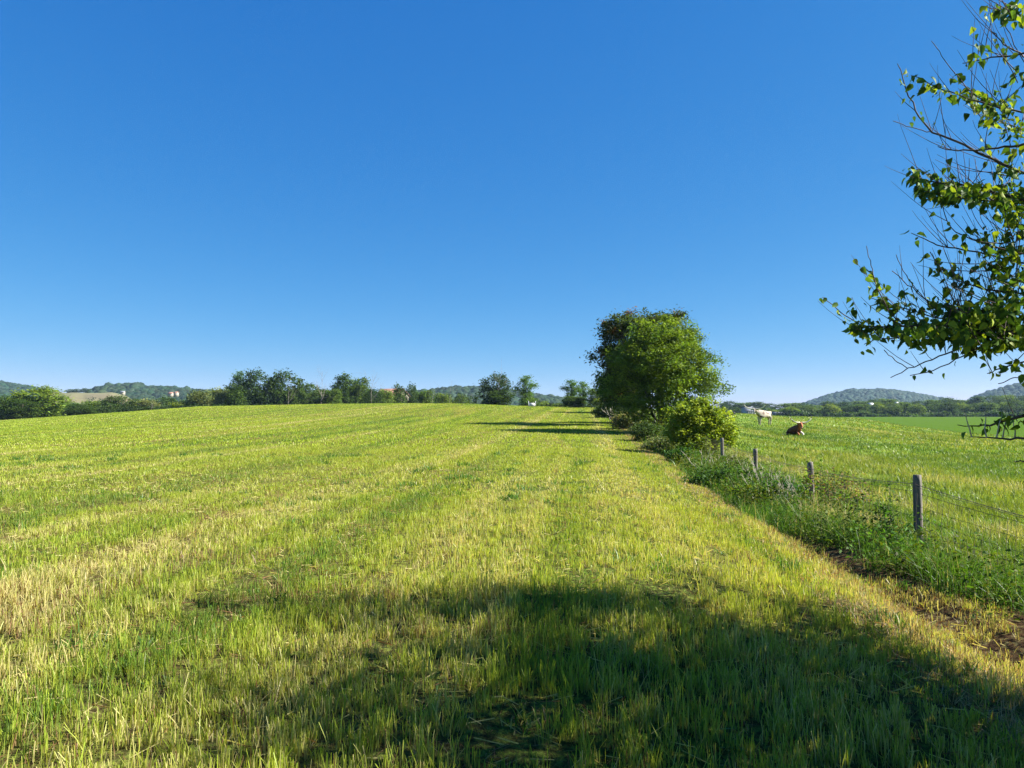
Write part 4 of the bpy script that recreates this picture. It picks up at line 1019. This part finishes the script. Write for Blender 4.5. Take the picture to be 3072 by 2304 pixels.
# ------------------------------------------------------------------ the near tree at the right
TX, TY = 6.2, 4.4
near = empty('near_tree', (TX, TY, h1(TX, TY) - .05)); tag(near, 'near leafy tree with dark drooping leaves and bare twigs entering from the right edge', 'tree')
NL = np.array(near.location)
limb = Acc(); twig = Acc(); pale = Acc(); LP = []; LS = []
trunk_top = np.array([TX - .2, TY + .2, 5.6])
def trunk_pt(z):
    t = np.clip(z / 5.6, .12, 1); return np.array([TX, TY, 0]) * (1 - t) + trunk_top * t + np.array([0, 0, 0]) if True else None
tr = Acc(); TP = np.array([trunk_pt(z) * [1, 1, 0] + [0, 0, z] for z in np.linspace(0, 5.6, 9)]); TP[0, 2] = NL[2] - .1
tr.tube(TP - NL, np.linspace(.17, .04, 9), 10); tr.build('trunk', M['bark'], near, True)
def add_leaves(P, n, spread, off0=.0):
    """leaves hung along a polyline"""
    seg = R.uniform(off0, len(P) - 1.001, n); i = seg.astype(int); f = (seg - i)[:, None]
    C = P[i] * (1 - f) + P[i + 1] * f + R.normal(size=(n, 3)) * spread
    LP.append(C)
def whip(p, d, L, r=.0034, n=6, up=.5):
    d = d / np.linalg.norm(d); P = [p]; 
    for i in range(n - 1):
        d = d + np.array([0, 0, up / n]) + R.normal(size=3) * .05; d /= np.linalg.norm(d); P.append(P[-1] + d * L / (n - 1))
    P = np.array(P); twig.tube(P - NL, np.linspace(r, r * .35, n), 4, False); return P
BR = [  # points in photo pixels (tip first), depth at tip, depth at frame edge, radius, leaves, whips
 ([(2694, 190), (2719, 270), (2753, 346), (2795, 396), (2858, 417), (2922, 451), (2998, 485), (3069, 519)], 6.3, 5.8, .011, 10, 9),
 ([(2679, 363), (2735, 383), (2795, 396)], 6.3, 6.3, .0035, 0, 0),
 ([(2812, 441), (2865, 452), (2922, 451), (3006, 443), (3072, 434)], 6.0, 5.7, .008, 4, 6),
 ([(2736, 226), (2795, 257), (2871, 283), (2943, 310), (3072, 337)], 6.1, 5.6, .006, 60, 4),
 ([(2863, 219), (2900, 262), (2947, 300), (3010, 330)], 6.1, 5.8, .005, 50, 0),
 ([(2795, 122), (2826, 170), (2863, 219)], 6.1, 6.1, .0035, 0, 0),
 ([(2991, 8), (3006, 63), (3036, 127), (3075, 190)], 6.2, 6.0, .004, 0, 2),
 ([(2888, 190), (2972, 173), (3072, 162)], 6.0, 5.7, .006, 6, 5),
 ([(2978, 95), (3010, 130), (3072, 170)], 5.9, 5.7, .005, 6, 3),
 ([(2728, 510), (2760, 538), (2795, 548), (2863, 548), (3000, 580), (3072, 600)], 6.2, 5.7, .008, 130, 8),
 ([(2745, 568), (2800, 577), (2880, 590), (3072, 625)], 6.0, 5.6, .006, 120, 2),
 ([(2825, 590), (2837, 658), (2863, 696), (2960, 735), (3072, 760)], 6.0, 5.6, .005, 14, 3),
 ([(2737, 700), (2780, 722), (2823, 739), (2905, 751), (3072, 790)], 6.3, 5.8, .006, 8, 5),
 ([(2792, 755), (2815, 798), (2850, 830), (2890, 849), (2960, 870), (3072, 880)], 6.1, 5.7, .006, 50, 4),
 ([(2690, 763), (2713, 821), (2745, 865), (2796, 923), (2860, 960)], 6.3, 6.1, .004, 0, 2),
 ([(2549, 984), (2600, 983), (2674, 980), (2780, 976), (2870, 974), (2968, 982), (3072, 986)], 6.6, 5.8, .016, 250, 7),
 ([(2470, 892), (2514, 931), (2565, 966), (2619, 990), (2700, 985)], 6.7, 6.4, .005, 26, 1),
 ([(2600, 735), (2612, 790), (2619, 829), (2643, 888), (2674, 951), (2733, 982)], 6.6, 6.3, .005, 0, 2),
 ([(2619, 829), (2632, 862), (2643, 888), (2660, 925), (2690, 960)], 6.6, 6.4, .004, 34, 0),
 ([(2615, 892), (2680, 915), (2741, 935), (2831, 959), (2929, 974)], 6.5, 6.1, .006, 60, 4),
 ([(2678, 814), (2733, 861), (2772, 896), (2843, 923), (2950, 940)], 6.4, 6.1, .005, 8, 3),
 ([(2796, 905), (2860, 925), (2950, 945), (3072, 960)], 6.2, 5.8, .007, 130, 3),
 ([(2592, 1033), (2623, 1017), (2733, 1010), (2792, 998), (2880, 985)], 6.4, 6.1, .005, 40, 2),
 ([(2720, 1020), (2800, 1010), (2900, 1000), (3072, 1000)], 6.2, 5.8, .007, 150, 2),
 ([(2670, 1131), (2733, 1104), (2792, 1080), (2862, 1053), (2941, 1013), (3072, 985)], 6.4, 5.8, .007, 0, 6),
 ([(2733, 1127), (2811, 1107), (2890, 1068), (2988, 1013), (3072, 980)], 6.2, 5.7, .006, 10, 5),
 ([(2651, 1049), (2685, 1080), (2721, 1104)], 6.4, 6.3, .003, 0, 0),
 ([(2900, 1040), (2980, 1030), (3072, 1010)], 6.0, 5.7, .006, 60, 2),
 ([(2960, 1123), (2988, 1109), (3072, 1086)], 5.9, 5.6, .005, 14, 3),
 ([(2996, 1150), (3040, 1135), (3072, 1127)], 5.9, 5.7, .003, 4, 0),
 ([(2874, 1276), (2949, 1280), (3010, 1264), (3072, 1248)], 6.0, 5.5, .011, 20, 0),
 ([(2907, 1311), (2988, 1314), (3072, 1315)], 5.8, 5.5, .008, 0, 0),
 ([(3042, 1384), (3060, 1382), (3085, 1386)], 5.6, 5.5, .005, 0, 0),
 ([(2960, 20), (3020, 40), (3072, 60)], 6.0, 5.8, .005, 40, 1),
]
for pts, d0, d1, r, nl, nw in BR:
    n = len(pts); P = np.array([at(px, py, d0 + (d1 - d0) * i / (n - 1)) for i, (px, py) in enumerate(pts)])
    tt = np.linspace(0, n - 1, n * 3); Ps = np.array([[np.interp(t, range(n), P[:, k]) for k in range(3)] for t in tt])
    Ps[1:-1] = (Ps[:-2] + Ps[1:-1] * 2 + Ps[2:]) / 4; Ps += R.normal(size=Ps.shape) * .004
    acc = twig if r < .0055 else limb
    acc.tube(Ps - NL, np.linspace(.0034, r * 1.25, len(Ps)), 6 if r > .005 else 4, False)
    if pts[-1][0] > 3040:                       # carry the limb on to the trunk, outside the picture
        end = trunk_pt(np.clip(Ps[-1][2] - .7, .9, 5.2)); end[2] = np.clip(Ps[-1][2] - .7, .9, 5.2)
        E = curve(Ps[-1], end, .02, 6, .01); limb.tube(E - NL, np.linspace(r, r * 2.3, 6), 6, False)
    if nl: add_leaves(Ps, nl, .035, 0)
    for k in range(nw):
        q = Ps[R.integers(2, len(Ps) - 1)]
        W_ = whip(q, np.array([R.uniform(-1, .1), R.uniform(-.5, .5), R.uniform(.2, 1.1)]), R.uniform(.2, .62))
        if nl > 40 and R.random() < .5: add_leaves(W_, 5, .02, 2)
for (sx, sy) in [(2915, 1312), (2960, 1313), (2990, 1314), (3008, 1314), (3045, 1315)]:   # pale upright shoots
    p = np.array(at(sx, sy, 5.65)); P = [p]; d = np.array([R.uniform(-.3, .5), 0, 1.])
    q = p + d / np.linalg.norm(d) * R.uniform(.16, .28); limb2 = curve(p, q, .05, 5, .03)
    pale.tube(limb2 - NL, [.006, .005, .004, .003, .002], 5, False)
# dense foliage near the right edge of the photo
CLU = [(2890, 575, 60, 26, 150), (2990, 590, 60, 35, 130), (3045, 620, 40, 60, 130), (3010, 330, 45, 55, 90), (3055, 400, 25, 60, 60), (2960, 350, 35, 35, 36), (3040, 30, 36, 28, 60), (3055, 230, 22, 60, 30), (2960, 150, 20, 30, 6),
       (3030, 730, 50, 60, 170), (2985, 800, 40, 45, 70), (3040, 850, 40, 60, 150), (3000, 925, 70, 40, 190), (2900, 940, 60, 28, 130), (3020, 1010, 60, 30, 140), (2830, 985, 80, 25, 130), (2750, 990, 60, 22, 60), (2930, 1030, 60, 25, 70),
       (2960, 700, 25, 30, 26), (3050, 1090, 24, 16, 14), (3020, 520, 40, 30, 50), (3050, 1262, 30, 7, 10), (2955, 440, 20, 20, 8)]
for sx, sy, rx, ry, n in CLU:
    for i in range(int(n * (.55 if sy < 900 else .7))):
        a_, b_ = R.normal(), R.normal(); LP.append(np.array([at(sx + a_ * rx * .62, sy + b_ * ry * .62, R.uniform(5.3, 6.3))]))
    for i in range(max(1, n // 11)):
        p = np.array(at(sx + R.uniform(-1, 1) * rx * .4, sy + R.uniform(-1, 1) * ry * .4, R.uniform(5.4, 6.2)))
        W_ = whip(p, np.array([R.uniform(-1, .4), R.uniform(-.6, .6), R.uniform(-.2, 1)]), R.uniform(.25, .6), .004)
# rest of the crown, which stands outside the picture and shades the ground
n = 1500; D_ = rand_dirs(n); bum = .70 + .55 * vnoise(D_[:, 0] * 2.6 + 7, D_[:, 1] * 2.6 + D_[:, 2] * 3.3, 97); C = D_ * (R.random(n) ** .3 * bum)[:, None] * np.array([2.35, 3.6, 2.1]) + np.array([5.7, 3.95, 3.05])
sx, sy, f = proj(C); k = (f < .6) | (sx > 3190) | (sx < -100) | (sy > 2400) | (sy < -120); C = C[k]
gap = fbm(C[:, 1] * 1.9 + 3, (C[:, 0] - C[:, 2] * 1.2) * 1.5, 94); C = C[gap > .465]      # gaps cut roughly along the sun direction to dapple the ground shadow
cc = np.repeat(C, 32, 0); cc = cc + R.normal(size=cc.shape) * .14
sx, sy, f = proj(cc); cc = cc[((f < .6) | (sx > 3110) | (sy > 2350) | (sy < -60)) & (cc[:, 2] > .8)]
LP.append(cc)
for c in C[::3]:
    z_ = np.clip(c[2] - .6, .8, 5.2); e = trunk_pt(z_); e[2] = z_
    limb.tube(curve(e, c, .03, 5, .02) - NL, np.linspace(.022, .005, 5), 4, False)
pale.build('pale_shoots', M['pale_stem'], near, True); limb.build('branches', M['bark'], near, True); twig.build('twigs', M['twig'], near, True)
C = np.vstack(LP); n = len(C)
tip = np.c_[R.normal(size=n) * .7, R.normal(size=n) * .7, -.35 - R.random(n) * .9]; tip /= np.linalg.norm(tip, axis=1)[:, None]
nr = rand_dirs(n) + np.array([.25, -.1, .35]); side = np.cross(tip, nr); side /= np.linalg.norm(side, axis=1)[:, None]; nr = np.cross(side, tip)
s = (R.uniform(.042, .088, n))[:, None]
prof = [(0, 0, 0), (.6, 0, .0), (1.05, 0, -.22), (.16, .30, .12), (.52, .28, .10), (.16, -.30, .12), (.52, -.28, .10), (.82, .12, -.04), (.82, -.12, -.04)]
V = np.stack([C + tip * s * a + side * s * b + nr * s * c for a, b, c in prof], 1).reshape(-1, 3) - NL
b0 = (np.arange(n) * 9)[:, None]
Q = np.vstack([b0 + np.array([0, 1, 4, 3]), b0 + np.array([0, 5, 6, 1]), b0 + np.array([1, 2, 7, 4]), b0 + np.array([1, 6, 8, 2])])
col = np.array([.062, .115, .02]) * R.uniform(.6, 1.6, (n, 1)); yel = R.random(n) < .3; col[yel] = np.array([.24, .30, .03]) * R.uniform(.7, 1.2, (yel.sum(), 1))  # brighter yellow share varies the leaves and imitates sunlit ones
build('leaves', V, [Q], M['near_leaf'], near, np.repeat(col, 9, 0))

# ------------------------------------------------------------------ haze
HZ = 1
if HZ:
    m, nt, n, l = new_mat('thin_air')
    v = N(n, 'ShaderNodeVolumePrincipled'); v.inputs['Density'].default_value = .00009; v.inputs['Color'].default_value = (.5, .74, 1, 1); v.inputs['Anisotropy'].default_value = .1
    o = N(n, 'ShaderNodeOutputMaterial'); l.new(v.outputs[0], o.inputs['Volume'])
    a = Acc(); a.box((0, 1000, 28), (7000, 3600, 90)); h_ = a.build('haze', m); tag(h_, 'thin blue air over the whole valley', 'haze', kind='stuff')
